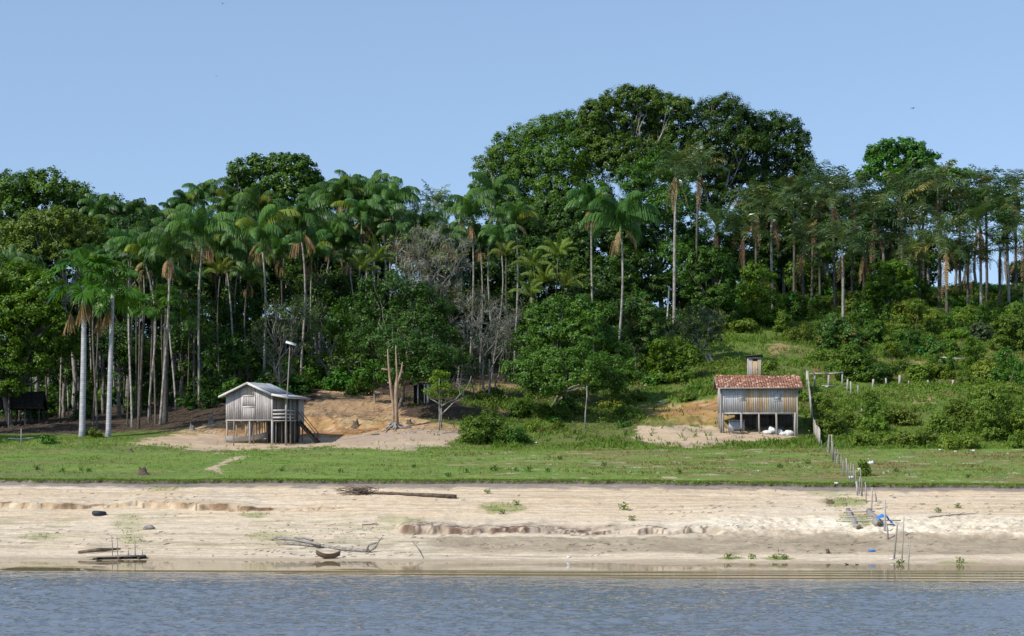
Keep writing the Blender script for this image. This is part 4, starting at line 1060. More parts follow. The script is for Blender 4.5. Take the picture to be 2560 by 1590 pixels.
def build_house_left():
    rng = np.random.RandomState(3)
    g = G(565, 151.0); fz = P(565, 1050, 151.0)[2] - g[2]
    t = thing("stilt_house", "grey plank house on stilts with tin roof and porch, left of the dead trunk", "house", g, math.radians(-16))
    W, PW, D = 4.0, 1.1, 3.7
    def top(x):
        if x <= 2.0: return 1.98 + (2.86 - 1.98) * x / 2.0
        return 2.86 - (2.86 - 2.0) * (x - 2.0) / 2.0
    # front, left, back and inner side walls of upright boards
    wall = MB(); n = 25; bw = W / n
    for i in range(n):
        x = (i + .5) * bw; tz = top(x) - .03; tn = np.clip(rng.normal(.55, .22), 0, 1)
        b0 = -.03 * rng.rand()
        wx0, wx1 = 1.47, 2.43
        if wx0 - .02 < x < wx1 + .02:
            wall.box((x, 0, fz + (1.02 + b0) / 2), (bw * .485, .014, (1.02 - b0) / 2), None, tn)
            wall.box((x, 0, fz + (1.9 + tz) / 2), (bw * .485, .014, (tz - 1.9) / 2), None, tn)
        else:
            wall.box((x, 0, fz + (tz + b0) / 2), (bw * .485, .014 + .004 * rng.rand(), (tz - b0) / 2), None, tn)
        wall.box((x, D, fz + tz / 2), (bw * .485, .014, tz / 2), None, tn)
    m = 22; dw = D / m
    for i in range(m):
        y = (i + .5) * dw
        wall.box((0, y, fz + .98), (.014, dw * .485, .98), None, rng.rand())
        if not 4 <= i < 9: wall.box((W, y, fz + .98), (.014, dw * .485, .98), None, rng.rand() * .4)  # inner wall tinted darker, porch shade put into the boards
        else: wall.box((W, y, fz + 1.88), (.014, dw * .485, .09), None, rng.rand() * .4)
    for i in range(7):          # boarded back room at the end of the porch
        x = W + (i + .5) * PW / 7
        wall.box((x, 2.75, fz + .9), (PW / 14 * .97, .014, .9), None, rng.rand())
        wall.box((x, D, fz + .9), (PW / 14 * .97, .014, .9), None, rng.rand())
    for i in range(6):
        wall.box((W + PW, 2.75 + (i + .5) * .158, fz + .72), (.014, .077, 1.0), None, .35 + .5 * rng.rand())
    wall.obj("wall", M['wood_grey'], t)
    bs = MB()
    bs.box((W / 2, .02, fz - .03), (W / 2, .05, .05), None, .9); bs.box((W / 2, D, fz - .03), (W / 2, .05, .05), None, .5)
    for x in (0.0, 1.3, 2.7, W): bs.box((x, D / 2, fz - .13), (.05, D / 2, .05), None, .3)
    bs.box((W + PW / 2, D * .5, fz - .06), (PW / 2 + .04, D * .5, .03), None, .6)
    bs.box((W / 2, D / 2, fz - .04), (W / 2 - .06, D / 2 - .06, .025), None, .4)
    bs.obj("floor_frame", M['wood_grey'], t)
    # window
    w = MB()
    for a, b in (((1.40, 0, fz + 1.02), (2.50, 0, fz + 1.02)), ((1.40, 0, fz + 1.9), (2.50, 0, fz + 1.9))):
        w.bar(np.array(a) + (0, -.03, 0), np.array(b) + (0, -.03, 0), .03, .09, .9)
    for x in (1.44, 2.46): w.bar((x, -.032, fz + 1.06), (x, -.032, fz + 1.86), .09, .03, .8)
    wo = w.obj("window", M['wood_pale'], t)
    sh = MB()
    for i in range(6): sh.box((1.47 + (i + .5) * .16, -.008, fz + 1.46), (.078, .012, .42), None, .4 + .5 * rng.rand())
    sh.obj("shutter", M['wood_grey'], wo)
    dr = MB()
    for i in range(5): dr.box((W + .03, .72 + (i + .5) * .155, fz + .9), (.015, .075, .88), None, .5 + .4 * rng.rand())
    dr.obj("door", M['wood_grey'], t)
    # roof: sheets on two slopes plus the flatter porch slope
    r = MB(); y0, y1 = -.42, D + .4
    def slope(x0, z0, x1, z1, ns=6, lift=0):
        L = math.hypot(x1 - x0, z1 - z0); ax = np.array([(x1 - x0) / L, 0, (z1 - z0) / L]); up = np.array([-ax[2], 0, ax[0]])
        up = up if up[2] > 0 else -up
        dy = (y1 - y0) / ns
        for k in range(ns):
            yy = y0 + (k + .5) * dy
            c = np.array([(x0 + x1) / 2, yy, fz + (z0 + z1) / 2]) + up * (.02 + .012 * (k % 2) + lift)
            r.box(c, (L / 2, dy / 2 + .03, .008), np.array([ax, (0, 1, 0), up]), rng.rand())
            for q in range(5):      # corrugation ribs
                r.box(c + np.array([0, (q - 2) * dy / 5, 0]) + up * .011, (L / 2, .022, .010), np.array([ax, (0, 1, 0), up]), rng.rand())
    slope(2.0, 2.93, -.42, 1.86); slope(2.0, 2.93, 4.05, 2.04, 6); slope(4.0, 2.03, 5.55, 1.74, 6, -.012)
    r.obj("roof", M['tin'], t)
    f = MB()
    for (a, b) in (((-.45, 1.80), (2.02, 2.89)), ((1.98, 2.89), (4.06, 1.98)), ((4.02, 1.99), (5.5, 1.70))):
        f.bar((a[0], y0 - .02, fz + a[1]), (b[0], y0 - .02, fz + b[1]), .03, .17, .8)
    f.bar((5.5, y0, fz + 1.70), (5.5, y1, fz + 1.70), .03, .07, .6)
    f.obj("fascia", M['wood_pale'], t)
    # porch rail
    rl = MB()
    for z in (.18, .45, .74):
        rl.bar((W, -.02, fz + z), (W + PW, -.02, fz + z), .03, .13, .9 - z * .3); rl.bar((W + PW + .02, .02, fz + z), (W + PW + .02, 1.75, fz + z), .03, .11, .6)
    rl.obj("porch_railing", M['wood_grey'], t)
    def post(x, y, w_, z1, tn, bottom=None):
        b = gz(t, x, y) - .25 if bottom is None else bottom
        p = MB(); k = .02
        p.tube([(x + rng.normal() * k, y, b), (x + rng.normal() * k * .6, y, (b + z1) / 2), (x, y, z1)], [w_ * .55, w_ * .5, w_ * .5], 6, tn)
        p.obj("post", M['post'], t)
    for (x, y, w_, tn) in ((.06, .05, .15, .8), (2.0, .06, .16, .75), (2.22, .3, .12, .6), (3.92, .05, .19, .95), (4.12, .3, .12, .5), (W + PW - .06, .12, .12, .7), (W + PW, .9, .11, .4), (W + PW, 1.75, .11, .4), (W + PW - .06, 2.7, .12, .4), (W + PW - .06, D - .05, .12, .4),
                           (.1, D - .1, .13, .4), (1.3, D - .1, .13, .4), (2.7, D - .1, .13, .4), (W, D - .1, .13, .4), (.1, 1.8, .12, .4), (1.3, 1.9, .12, .4), (2.7, 1.9, .12, .4), (W, 1.8, .12, .4)):
        post(x, y, w_, fz + (.0 if x < W + .3 else 1.72), tn)
    st = MB()      # loose stakes and slats hanging under the back edge of the floor
    for k in range(21):
        x = .2 + k * .23 + rng.normal() * .03; L = rng.uniform(.5, 1.5) if 6 < k else rng.uniform(1.1, 1.6)
        st.bar((x, D - .25 + rng.normal() * .05, fz - .1), (x + rng.normal() * .02, D - .25, max(gz(t, x, D - .25) - .1, fz - L)), .085, .03, rng.uniform(.1, .8))
    st.obj("slat_skirt", M['post'], t)
    ds = MB()  # dark boards added to make the shade under the floor
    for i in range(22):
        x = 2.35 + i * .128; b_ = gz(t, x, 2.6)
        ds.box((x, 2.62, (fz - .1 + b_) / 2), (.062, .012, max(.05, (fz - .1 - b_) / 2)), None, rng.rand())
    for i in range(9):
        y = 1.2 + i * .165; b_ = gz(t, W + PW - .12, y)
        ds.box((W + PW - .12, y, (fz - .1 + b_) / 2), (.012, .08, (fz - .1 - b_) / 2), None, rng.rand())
    ds.obj("shade_screen", M['wood_dark'], t)
    # stairs down to the right
    s = MB(); a = np.array([W + PW + .05, 2.05, fz - .05]); xe = W + PW + 1.75; b = np.array([xe, 2.05, gz(t, xe, 2.0) + .05])
    for dy in (0, .65): s.bar(a + (0, dy, 0), b + (0, dy, 0), .05, .17, .4)
    for k in range(7):
        c = a + (b - a) * (k + .7) / 7.2; s.box(c + (0, .325, .06), (.12, .32, .02), None, .6)
    for dy in (0, .65): s.bar(a + (.1, dy, .75), b + (-.1, dy, .75), .04, .05, .4); s.bar(b + (-.15, dy, -.2), b + (-.15, dy, .8), .05, .05, .4)
    s.obj("stairs", M['wood_dark'], t)
    return t

HL = build_house_left()

def tube_thing(name, label, cat, pts, rad, m, group=None, sides=7, tint=.5):
    mb = MB(); pts = np.asarray(pts, float); o = pts[0].copy()
    mb.tube(pts - o, rad, sides, tint)
    ob = mb.obj(name, M[m], None, True, o)
    return tag(ob, label, cat, group)

# canoe under the house
def canoe(name, label, mt, loc, rz, L, Wd, Hh, pitch=0.0):
    n = 13; k = 9; tt = np.linspace(-1, 1, n)
    mb = MB()
    hw = Wd / 2 * (1 - np.abs(tt) ** 2.6) + .04; zr = .18 * np.abs(tt) ** 2.2
    def shell(sc, zoff):
        an = np.linspace(0, math.pi, k)
        return np.stack([np.repeat(tt[:, None] * L / 2 * (1 if sc == 1 else .97), k, 1), np.cos(an)[None] * hw[:, None] * sc, -np.sin(an)[None] ** .7 * (Hh - zoff) + zr[:, None] + Hh], -1).reshape(-1, 3)
    for sc, zo, fl in ((1, 0, 0), (.88, .04, 1)):
        V = shell(sc, zo); i = np.arange(n - 1)[:, None] * k; j = np.arange(k - 1)[None]
        Q = np.stack([i + j, i + j + 1, i + k + j + 1, i + k + j], -1).reshape(-1, 4)
        mb.add(V, Q[:, ::-1] if fl else Q, None, .4 if fl else .6)
    for sgn in (0, k - 1):          # gunwale closing the two skins
        a = shell(1, 0)[sgn::k]; b = shell(.88, .04)[sgn::k]
        mb.add(np.vstack([a, b]), [(q, q + 1, n + q + 1, n + q) for q in range(n - 1)], None, .9)
    t = thing(name, label, "canoe", loc, rz); t.rotation_euler[1] = pitch
    mb.obj("hull", M[mt], t, True)
    sb = MB()
    for x in (-.22, .22): sb.box((x * L, 0, Hh * .8), (.09, Wd * .40, .012), None, .6)
    sb.obj("seat", M[mt], t)
    return t
x_, y_ = local(HL, 1.3, 1.0)
canoe("canoe", "pale wooden canoe lying in the shade under the grey stilt house", 'wood_pale', (x_, y_, T(x_, y_) + .06), math.radians(28), 3.4, .75, .45, -.09)

# tall pole with white panel, thin pole beside it
g = G(716, 149.6)
t = thing("panel_pole", "tall thin pole in front of the porch carrying a tilted white panel", "pole", g)
pt = P(725, 860, 149.6) - g
mb = MB(); mb.tube([(0, 0, -.4), (-.02, 0, 2.5), (pt[0] * .45, 0, 5.0), (pt[0], 0, pt[2])], [.07, .06, .045, .03], 7, .4); mb.obj("pole", M['post'], t, True)
mb = MB(); ax = np.array([unit([.9, 0, -.32]), [0, 1, 0], unit([.32, 0, .9])]); ax[1] = np.cross(ax[2], ax[0])
tilt = np.array([unit([1, .1, -.30]), unit([.0, 1, .35]), unit([.3, -.35, 1])])
mb.box(pt + (.08, 0, .05), (.42, .27, .018), tilt, .6); mb.obj("panel", M['white'], t)
mb = MB(); mb.bar(pt + (0, 0, -.5), pt + (.25, 0, -.02), .03, .03); mb.obj("bracket", M['post'], t)
g = G(584, 148.6)
tube_thing("pole", "thin leaning pole before the left half of the grey stilt house", "pole", [g - (0, 0, .3), g + (.02, 0, 1.3), g + (.06, 0, 2.95)], [.05, .045, .03], 'post')

# ------------------------------------------------------------------ tile roofed stilt house on the right
def build_house_right():
    rng = np.random.RandomState(9)
    g = G(1803, 155.0); fz = P(1803, 1031, 155.0)[2] - g[2]
    t = thing("stilt_house", "patchwork plank house on stilts with red clay tile roof, right side", "house", g, math.radians(-2.0))
    W, D = 6.2, 3.8
    wall = MB(); n = 42; bw = W / n
    def tn(x):
        if x < 1.55: return .30 + .14 * rng.rand() - .15 * (rng.rand() < .2)
        if x < 1.95: return .38 + .05 * rng.rand()
        if x < 3.85: return rng.choice([.40, .62, .78, .92, .86, .55, .7])
        if x < 4.95: return .34 + .14 * rng.rand()
        return rng.choice([.60, .70, .78, .84])
    for i in range(n):
        x = (i + .5) * bw; b0 = -.05 * rng.rand(); q = tn(x)
        wall.box((x, 0, fz + (2.03 + b0) / 2), (bw * .485, .012 + .006 * rng.rand(), (2.03 - b0) / 2), None, q)
        wall.box((x, D, fz + 1.0), (bw * .485, .012, 1.0), None, rng.rand() * .5)
    m = 26; dw = D / m
    for i in range(m):
        y = (i + .5) * dw; h = 2.0 + .9 * (1 - abs(y - D / 2) / (D / 2))
        for x in (0, W): wall.box((x, y, fz + h / 2), (.012, dw * .485, h / 2), None, .3 + .3 * rng.rand())
    wall.obj("wall", M['wood_mix'], t)
    for (x0, z0, w_, h_, q) in ((1.42, 1.02, .52, .46, .47), (4.33, 1.0, .48, .48, .40)):
        s = MB(); s.box((x0 + w_ / 2, -.03, fz + z0 + h_ / 2), (w_ / 2, .012, h_ / 2), None, q)
        so = s.obj("shutter", M['wood_mix'], t)
        f = MB(); f.bar((x0 - .06, -.046, fz + z0 - .03), (x0 + w_ + .06, -.046, fz + z0 - .03), .02, .05, .4); f.bar((x0 - .03, -.046, fz + z0), (x0 - .03, -.046, fz + z0 + h_), .05, .02, .3)
        f.obj("frame", M['wood_mix'], so)
    fl = MB(); fl.box((W / 2, .01, fz - .07), (W / 2 + .04, .05, .045), None, .35); fl.box((W / 2, D / 2, fz - .05), (W / 2 - .02, D / 2 - .06, .025), None, .1)
    for y in (D * .5, D): fl.box((W / 2, y, fz - .12), (W / 2, .05, .05), None, .2)
    fl.obj("floor_frame", M['wood_mix'], t)
    # tiled roof, two slopes
    def roof(name, ya, za, yb, zb, front):
        r = MB(); L = math.hypot(yb - ya, zb - za); ay = np.array([0, (yb - ya) / L, (zb - za) / L]); up = np.cross((1, 0, 0), ay); up = up if up[2] > 0 else -up
        rows, cols = 12, 34; x0, x1 = -.36, W + .38; dl = L / rows; dx = (x1 - x0) / cols
        for i in range(rows):
            sag = 0
            for j in range(cols):
                x = x0 + (j + .5 + .12 * rng.normal()) * dx; sag = .05 * math.sin((j / cols) * math.pi * 1.0)
                c = np.array([x, ya, fz + za]) + ay * (i + .5) * dl + up * (.03 + .014 * rng.rand()) - np.array([0, 0, sag])
                tl = rng.normal() * .05
                a0 = unit(np.array([1.0, 0, tl])); a2 = unit(up + ay * -.09 + rng.normal(size=3) * .02); a1 = np.cross(a2, a0)
                r.box(c, (dx * .47, dl * .60, .016), np.array([a0, a1, a2]), np.clip(rng.normal(.5, .25) + (.25 if rng.rand() < .12 else 0), 0, 1))
        r.box((W / 2, (ya + yb) / 2, fz + (za + zb) / 2 - .045), (W / 2 + .34, L / 2, .02), np.array([(1, 0, 0), ay, np.cross((1, 0, 0), ay)]), .1)
        return r.obj(name, M['tile'], t)
    roof("roof", -.42, 2.02, 1.92, 3.0, True); roof("roof", D + .42, 2.02, 1.92, 3.0, False)
    rd = MB()
    for j in range(22):
        x = -.3 + j * .31
        rd.tube([(x, 1.92, fz + 3.03 - .05 * math.sin(j / 22 * math.pi)), (x + .33, 1.92, fz + 3.045 - .05 * math.sin((j + 1) / 22 * math.pi))], [.085, .07], 8, rng.rand())
    rd.obj("ridge_tiles", M['tile'], t)
    bg = MB(); bg.bar((-.38, -.42, fz + 1.95), (-.38, 1.92, fz + 2.93), .03, .10, .5); bg.bar((-.38, 4.2, fz + 1.97), (-.38, 1.92, fz + 2.93), .03, .10, .5); bg.bar((-.34, -.46, fz + 1.96), (W + .36, -.46, fz + 1.96), .03, .06, .2)
    bg.obj("bargeboard", M['wood_mix'], t)
    for (x, y, w_, z1, q) in ((-.02, -.03, .16, 2.0, .45), (.14, -.06, .20, .0, .4), (1.62, -.02, .17, 0, .5), (3.05, .0, .14, 0, .6), (4.45, -.02, .17, 0, .6), (5.98, -.02, .19, 0, .7), (6.16, -.02, .12, 2.0, .5),
                           (0, D, .15, 0, .2), (1.6, D, .15, 0, .2), (3.1, D, .15, 0, .2), (4.6, D, .15, 0, .2), (6.1, D, .15, 0, .2), (0, 1.9, .15, 0, .2), (3.1, 1.9, .15, 0, .2), (6.1, 1.9, .15, 0, .2)):
        b = gz(t, x, y) - .25; p = MB()
        p.tube([(x + rng.normal() * .03, y, b), (x + rng.normal() * .02, y, (b + fz) / 2), (x, y, fz + z1 - .02)], [w_ * .55, w_ * .5, w_ * .48], 6, q)
        p.obj("post", M['post'], t)
    # dark boards standing in for the shade under the back of the house
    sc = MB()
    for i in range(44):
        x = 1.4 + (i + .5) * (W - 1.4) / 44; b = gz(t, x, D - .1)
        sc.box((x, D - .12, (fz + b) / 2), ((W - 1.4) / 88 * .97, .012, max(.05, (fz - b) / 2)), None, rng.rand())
    sc.obj("shade_screen", M['wood_dark'], t)
    return t, fz

HR, HRZ = build_house_right()
def hr(x, y): 
    X, Y = local(HR, x, y); return np.array([X, Y, T(X, Y)])
# things under and around it
c = hr(1.35, 1.3); t = thing("water_tank", "pale grey box tank standing under the tile roofed house", "tank", c, math.radians(-2))
mb = MB(); mb.box((0, 0, .38), (.62, .4, .42), None, .5); mb.obj("body", M['grey_box'], t)
mb = MB()
for k in range(6): mb.box((-.5 + k * .2, -.405, .74), (.035, .012, .05), None, .2)
mb.obj("slot_row", M['rubber'], t)
mb = MB(); mb.box((0, 0, .82), (.65, .43, .025), None, .6); mb.obj("lid", M['grey_box'], t)
def blob(rng, r, sx=1, sy=1, sz=1, n=7, m=12, amp=.18):
    th = np.linspace(0, math.pi, n); ph = np.linspace(0, 2 * math.pi, m, endpoint=False)
    a, b = np.meshgrid(th, ph, indexing='ij')
    k = 1 + amp * rng.normal(size=a.shape); k[0] = k[0].mean(); k[-1] = k[-1].mean()
    V = np.stack([np.sin(a) * np.cos(b) * sx * k, np.sin(a) * np.sin(b) * sy * k, np.cos(a) * sz * k], -1).reshape(-1, 3) * r
    i = np.arange(n - 1)[:, None] * m; j = np.arange(m)[None]; jn = (j + 1) % m
    return V, np.stack([i + j, i + m + j, i + m + jn, i + jn], -1).reshape(-1, 4)
def lump(name, label, cat, p, r, m, seed, s=(1, 1, 1), group=None, amp=.14, smooth=True, lift=.55):
    rng = np.random.RandomState(seed); V, Q = blob(rng, r, *s, amp=amp)
    mb = MB(); mb.add(V, Q, None, .5)
    o = mb.obj(name, M[m], None, smooth, (p[0], p[1], p[2] + r * s[2] * lift))
    return tag(o, label, cat, group)
SK = "white sacks under the tile roofed house"
for k, (x, y, r, s, lab) in enumerate(((3.75, .15, .34, (1.3, .8, .55), "flat white sack leftmost of the heap under the tile roofed house"),
                                    (4.15, .35, .33, (.9, .8, 1.1), "upright white sack leaning on the post under the tile roofed house"),
                                    (4.75, .3, .30, (1.1, .8, .9), "white sack right of the post under the tile roofed house"),
                                    (5.05, .1, .28, (1.2, .8, .6), "small slumped white sack in the middle of the heap"),
                                    (5.5, .15, .36, (1.15, .9, .75), "largest white sack at the right end of the heap"))):
    lump("sack", lab, "sack", hr(x, y), r, 'white', 40 + k, s, SK, .17)
t = thing("rough_table", "low broken table of grey boards before the pale tank", "table", hr(1.1, -.25), .1)
mb = MB(); mb.box((0, 0, .42), (.62, .32, .02), np.array([unit([1, 0, -.12]), [0, 1, 0], unit([.12, 0, 1])]), .6); mb.obj("table_top", M['post'], t)
for sx, sy in ((-.5, -.25), (.5, -.25), (-.5, .25), (.5, .25)):
    mb = MB(); mb.bar((sx, sy, -.1), (sx * .9, sy, .40), .05, .05, .2); mb.obj("leg", M['drift_dark'], t)
c = hr(1.7, -.5); tube_thing("branch", "bent dark branch on the ground below the low broken table", "branch", [c + (-.5, 0, .05), c + (0, .05, .18), c + (.4, 0, .06), c + (1.0, .1, .38)], [.05, .06, .05, .02], 'drift_dark')

# outhouse on the slope
g = G(1869, 174.0); zt_ = P(1869, 892, 174.0)[2] - g[2]
t = thing("outhouse", "narrow plank outhouse with lean-to roof on the slope above the red roof", "outhouse", g, math.radians(-6))
w_ = 1.22; mb = MB(); rng = np.random.RandomState(4)
for i in range(8):
    x = (i + .5) * w_ / 8; hh = zt_ - .02
    if 3 <= i < 6: mb.box((x, 0, zt_ - .08), (w_ / 16 * .97, .012, .07), None, .5)
    else: mb.box((x, 0, hh / 2 - .2), (w_ / 16 * .97, .012, hh / 2 + .2), None, rng.choice([.3, .62, .6, .72, .45]))
    mb.box((x, 1.2, hh / 2 - .1), (w_ / 16 * .97, .012, hh / 2), None, rng.rand())
    for xx in (0, w_): mb.box((xx, x * 1.2 / w_, hh / 2 - .2), (.012, .075, hh / 2 + .2), None, rng.choice([.3, .4, .62]))
mb.obj("wall", M['wood_mix'], t)
mb = MB()
for i in range(3): mb.box((.46 + (i + .5) * .155, -.02, (zt_ - .3) / 2 - .1), (.074, .012, (zt_ - .3) / 2), None, (.72, .62, .78)[i])
do = mb.obj("door", M['wood_mix'], t)
mb = MB(); mb.box((.85, -.045, .95), (.02, .02, .06), None, .1); mb.obj("handle", M['drift_dark'], do)
mb = MB(); mb.box((w_ / 2, .55, zt_ + .05), (w_ / 2 + .16, .85, .025), np.array([unit([1, 0, .06]), unit([0, 1, -.10]), unit([-.06, .10, 1])]), .3); mb.obj("roof", M['wood_dark'], t)

# dark open shed at the left edge, and hut with pale posts behind the dead trunk
g = G(0, 172.0)
t = thing("open_shed", "dark thatched open shed in the shade at the left edge", "shed", g, math.radians(8))
mb = MB()
for (ya, za, yb, zb) in ((-2.0, P(0, 1022, 172)[2] - g[2], .3, P(0, 984, 172)[2] - g[2] + .1), (2.6, P(0, 1022, 172)[2] - g[2], .3, P(0, 984, 172)[2] - g[2] + .1)):
    L = math.hypot(yb - ya, zb - za); ay = np.array([0, (yb - ya) / L, (zb - za) / L])
    for k in range(5):
        for q in range(24):
            x = -5 + q * .38; c = np.array([x, ya, za]) + ay * (k + .5) * L / 5 + (0, 0, .03 * rng.rand())
            mb.box(c, (.2, L / 5 * .62, .05), np.array([(1, 0, 0), ay, np.cross((1, 0, 0), ay)]), rng.rand())
mb.obj("roof", M['thatch'], t)
for x in (-4.6, -1.0, 1.2, 3.6):
    for y in (-1.6, 2.2):
        mb = MB(); mb.tube([(x, y, gz(t, x, y) - .2), (x, y, P(0, 1012, 172)[2] - g[2])], .07, 6, .3); mb.obj("post", M['drift_dark'], t)
g = G(1052, 166.0)
t = thing("small_hut", "small dark hut with pale posts behind the red dead trunk", "hut", g, math.radians(-5))
hh = P(1052, 958, 166)[2] - g[2]
for x, w2 in ((-.25, .09), (.33, .09), (.62, .20)):
    mb = MB(); mb.bar((x, 0, -.5), (x, 0, hh), w2, .1, .9); mb.obj("post", M['wood_pale'], t)
mb = MB(); rng = np.random.RandomState(8)
for i in range(7): mb.box((-.55 + i * .2, .9, hh / 2 - .1), (.10, .012, hh / 2), None, rng.rand())
for i in range(5):
    for x in (-.62, .70): mb.box((x, .1 + i * .18, hh / 2 - .1), (.012, .09, hh / 2), None, rng.rand())
mb.obj("wall", M['wood_dark'], t)
mb = MB(); mb.box((.05, .5, hh + .03), (.75, .6, .025), np.array([(1, 0, 0), unit([0, 1, .1]), unit([0, -.1, 1])]), .4); mb.obj("roof", M['thatch'], t)

# ------------------------------------------------------------------ fences
fl = [(2020, 172.0), (2023, 166.0), (2028, 160.0), (2035, 155.0), (2042, 151.5), (2050, 148.8)]
def fence_pt(k):
    i = min(int(k), len(fl) - 2); a = k - i
    u = fl[i][0] * (1 - a) + fl[i + 1][0] * a; d = fl[i][1] * (1 - a) + fl[i + 1][1] * a
    return G(u, d)
t = thing("plank_fence", "grey plank fence running down the slope right of the tile roofed house", "fence", G(2020, 172))
o = np.array(t.location); mb = MB(); rng = np.random.RandomState(12); n = 115
prev = None
for i in range(n):
    p = fence_pt(i / (n - 1) * 4.999) - o; q = fence_pt(min(4.999, (i + 1) / (n - 1) * 4.999)) - o
    d = unit((q - p)[:2]) if i < n - 1 else d
    hgt = 1.32 + .09 * rng.normal()
    ax = np.array([(d[0], d[1], 0), (-d[1], d[0], 0), (0, 0, 1)])
    if i in (22, 23, 47): hgt *= .72
    mb.box(p + (rng.normal() * .012, 0, hgt / 2 - .15), (.105, .012, hgt / 2 + .15), ax, rng.uniform(.45, 1))
mb.obj("boards", M['post'], t)
mb = MB()
for k in range(10):
    a = fence_pt(k / 10 * 4.999) - o; b = fence_pt((k + 1) / 10 * 4.999) - o
    for z in (.35, 1.0): mb.bar(a + (.05, 0, z), b + (.05, 0, z), .05, .07, .5)
mb.obj("rail", M['post'], t)
mb = MB(); mb.bar((-.05, .1, -.3), (-.05, .1, 1.55), .22, .22, .8); mb.obj("post", M['post'], t)
# rail frame continuing to the right
t = thing("rail_fence", "open rail fence along the hill from the top of the plank fence", "fence", G(2023, 172.4))
o = np.array(t.location); ptsf = [G(u, 172.4 + k * .2) - o for k, u in enumerate((2024, 2037, 2072, 2106))]
mb = MB()
for a, b in zip(ptsf[:-1], ptsf[1:]): mb.bar(a + (0, 0, 1.22), b + (0, 0, 1.22), .07, .11, .9)
mb.bar(ptsf[1] + (.6, -.1, .1), ptsf[2] + (.6, -.1, .1), .06, .08, .8)
mb.obj("rail", M['post'], t)
for q, w2 in ((ptsf[1], .13), (ptsf[2], .17), (ptsf[3], .13)):
    mb = MB(); mb.bar(q + (0, .06, -.3), q + (0, .06, 1.3), w2, .12, .7); mb.obj("post", M['post'], t)
PG = "weathered fence posts across the right hillside"
for (u, vt, vb, d, w2, lab) in ((2118,948,985,171.5,.17,"pale fence post at the right end of the open rail fence"),(2128,953,997,170,.13,"thin pale post just right of the open rail fence"),(2145,963,1002,169.5,.12,"slim post third right of the open rail fence"),
    (2182,948,978,173,.20,"grey post in shade under the hillside bushes"),(2216,945,990,172.5,.16,"dark streaked post left of the thick pale post"),(2249,938,988,173,.24,"thick pale post standing alone in mid hillside"),
    (2272,952,975,174,.12,"thin weathered post just right of the thick pale post"),(2320,950,980,174,.16,"dim grey post before the hillside bush"),(2351,952,986,173.5,.15,"narrow pale post left of the stout pale post"),(2382,950,987,173.5,.21,"stout pale post right of the narrow pale post"),(2411,950,968,176,.14,"short pale stub of a post right of the stout pale post"),
    (2155,1024,1048,161,.14,"short pale post alone in the low weeds"),(2482,890,925,182,.13,"pale stake high on the slope near the right edge"),(2512,880,905,184,.17,"broad stake high on the slope at the right edge"),(2023,771,800,214,.14,"pale stake beside the cleared path near the ridge"),(2030,755,790,216,.2,"thick stake under the first plumed palm trunk")):
    b = G(u, d); tp = P(u, vt, d)
    hgt = max(.5, tp[2] - b[2])
    mb = MB(); r5 = np.random.RandomState(int(u)); lean = r5.normal() * .04
    mb.tube([(0, 0, -.3), (lean * .5, 0, hgt * .5), (lean, 0, hgt)], [w2 * .55, w2 * .5, w2 * .46], 6, .6 + .35 * r5.rand())
    tag(mb.obj("fence_post", M['post'], None, False, b), lab, "post", PG)
# posts of the fence line coming down to the beach
SG = "stakes of the fence line running down to the river"
for (u, vt, vb, w2, dk, lab) in ((2071,1086,1132,.10,.5,"leaning stake nearest the bottom of the plank fence"),(2079,1086,1134,.11,.6,"slanted grey stake second below the plank fence"),(2083,1102,1150,.17,.4,"thick dark stake below the plank fence"),(2098,1122,1160,.08,.2,"thin dark stake among dry red weeds"),
    (2117,1145,1188,.12,.6,"grey stake left of the white rag"),(2133,1160,1196,.08,.5,"thin stake behind the white rag"),(2151,1170,1206,.07,.6,"slim stake beside the small green sapling"),(2143,1203,1239,.14,.8,"stout stake standing at the edge of the lawn"),(2154,1194,1242,.10,.15,"dark stake close beside the stout one at the lawn edge"),
    (2165,1205,1256,.07,.6,"thin pole in the sand right of the lawn edge stakes"),(2178,1218,1274,.09,.8,"pale pole above the log raft"),(2190,1232,1255,.09,.3,"short dark stake in the upper sand"),(2211,1250,1330,.10,.95,"tall pale pole behind the blue tarp"),
    (2220,1305,1350,.09,.5,"rough stake right of the blue tarp"),(2234,1312,1398,.09,.35,"tall dark pole with a forked top near the water"),(2254,1290,1406,.06,.7,"thin straight pole standing near the water"),(2270,1340,1420,.05,.7,"thinnest pole at the water's edge on the right"),
    (281,1337,1390,.05,.6,"left pole of the three by the plank landing"),(294,1337,1391,.045,.7,"middle pole of the three by the plank landing"),(337,1336,1395,.05,.7,"right pole of the three by the plank landing"),
    (52,1072,1118,.09,.6,"thin post at the lawn edge near the left corner")):
    b = Gv(u, vb); tp = P(u, vt, b[1]); r5 = np.random.RandomState(int(u)); lean = r5.normal() * .06
    hgt = tp[2] - b[2]
    mb = MB(); mb.tube([(0, 0, -.3), (lean * .4 + .02, 0, hgt * .5), (lean, 0, hgt)], [w2 * .55, w2 * .5, w2 * .4], 6, dk)
    tag(mb.obj("stake", M['post'], None, False, b), lab, "stake", SG if u > 1000 else None)
r5 = np.random.RandomState(91)
for k in range(16):          # broken row of thin stakes between the thick ones
    q = (k + .3 + .4 * r5.rand()) / 16; b = Gv(2056 + 96 * q + r5.normal() * 2, 1122 + 116 * q); hgt = r5.uniform(.7, 1.35); lx = r5.normal() * .08
    mb = MB(); mb.tube([(0, 0, -.25), (lx * .5, 0, hgt * .5), (lx, 0, hgt)], [.035, .03, .022], 5, r5.uniform(.1, .7))
    tag(mb.obj("stake", M['post'], None, False, b), "thin weathered stick in the broken row between the thicker fence stakes on the lawn", "stake", "thin sticks of the broken fence row")
b = G(1660, 188)
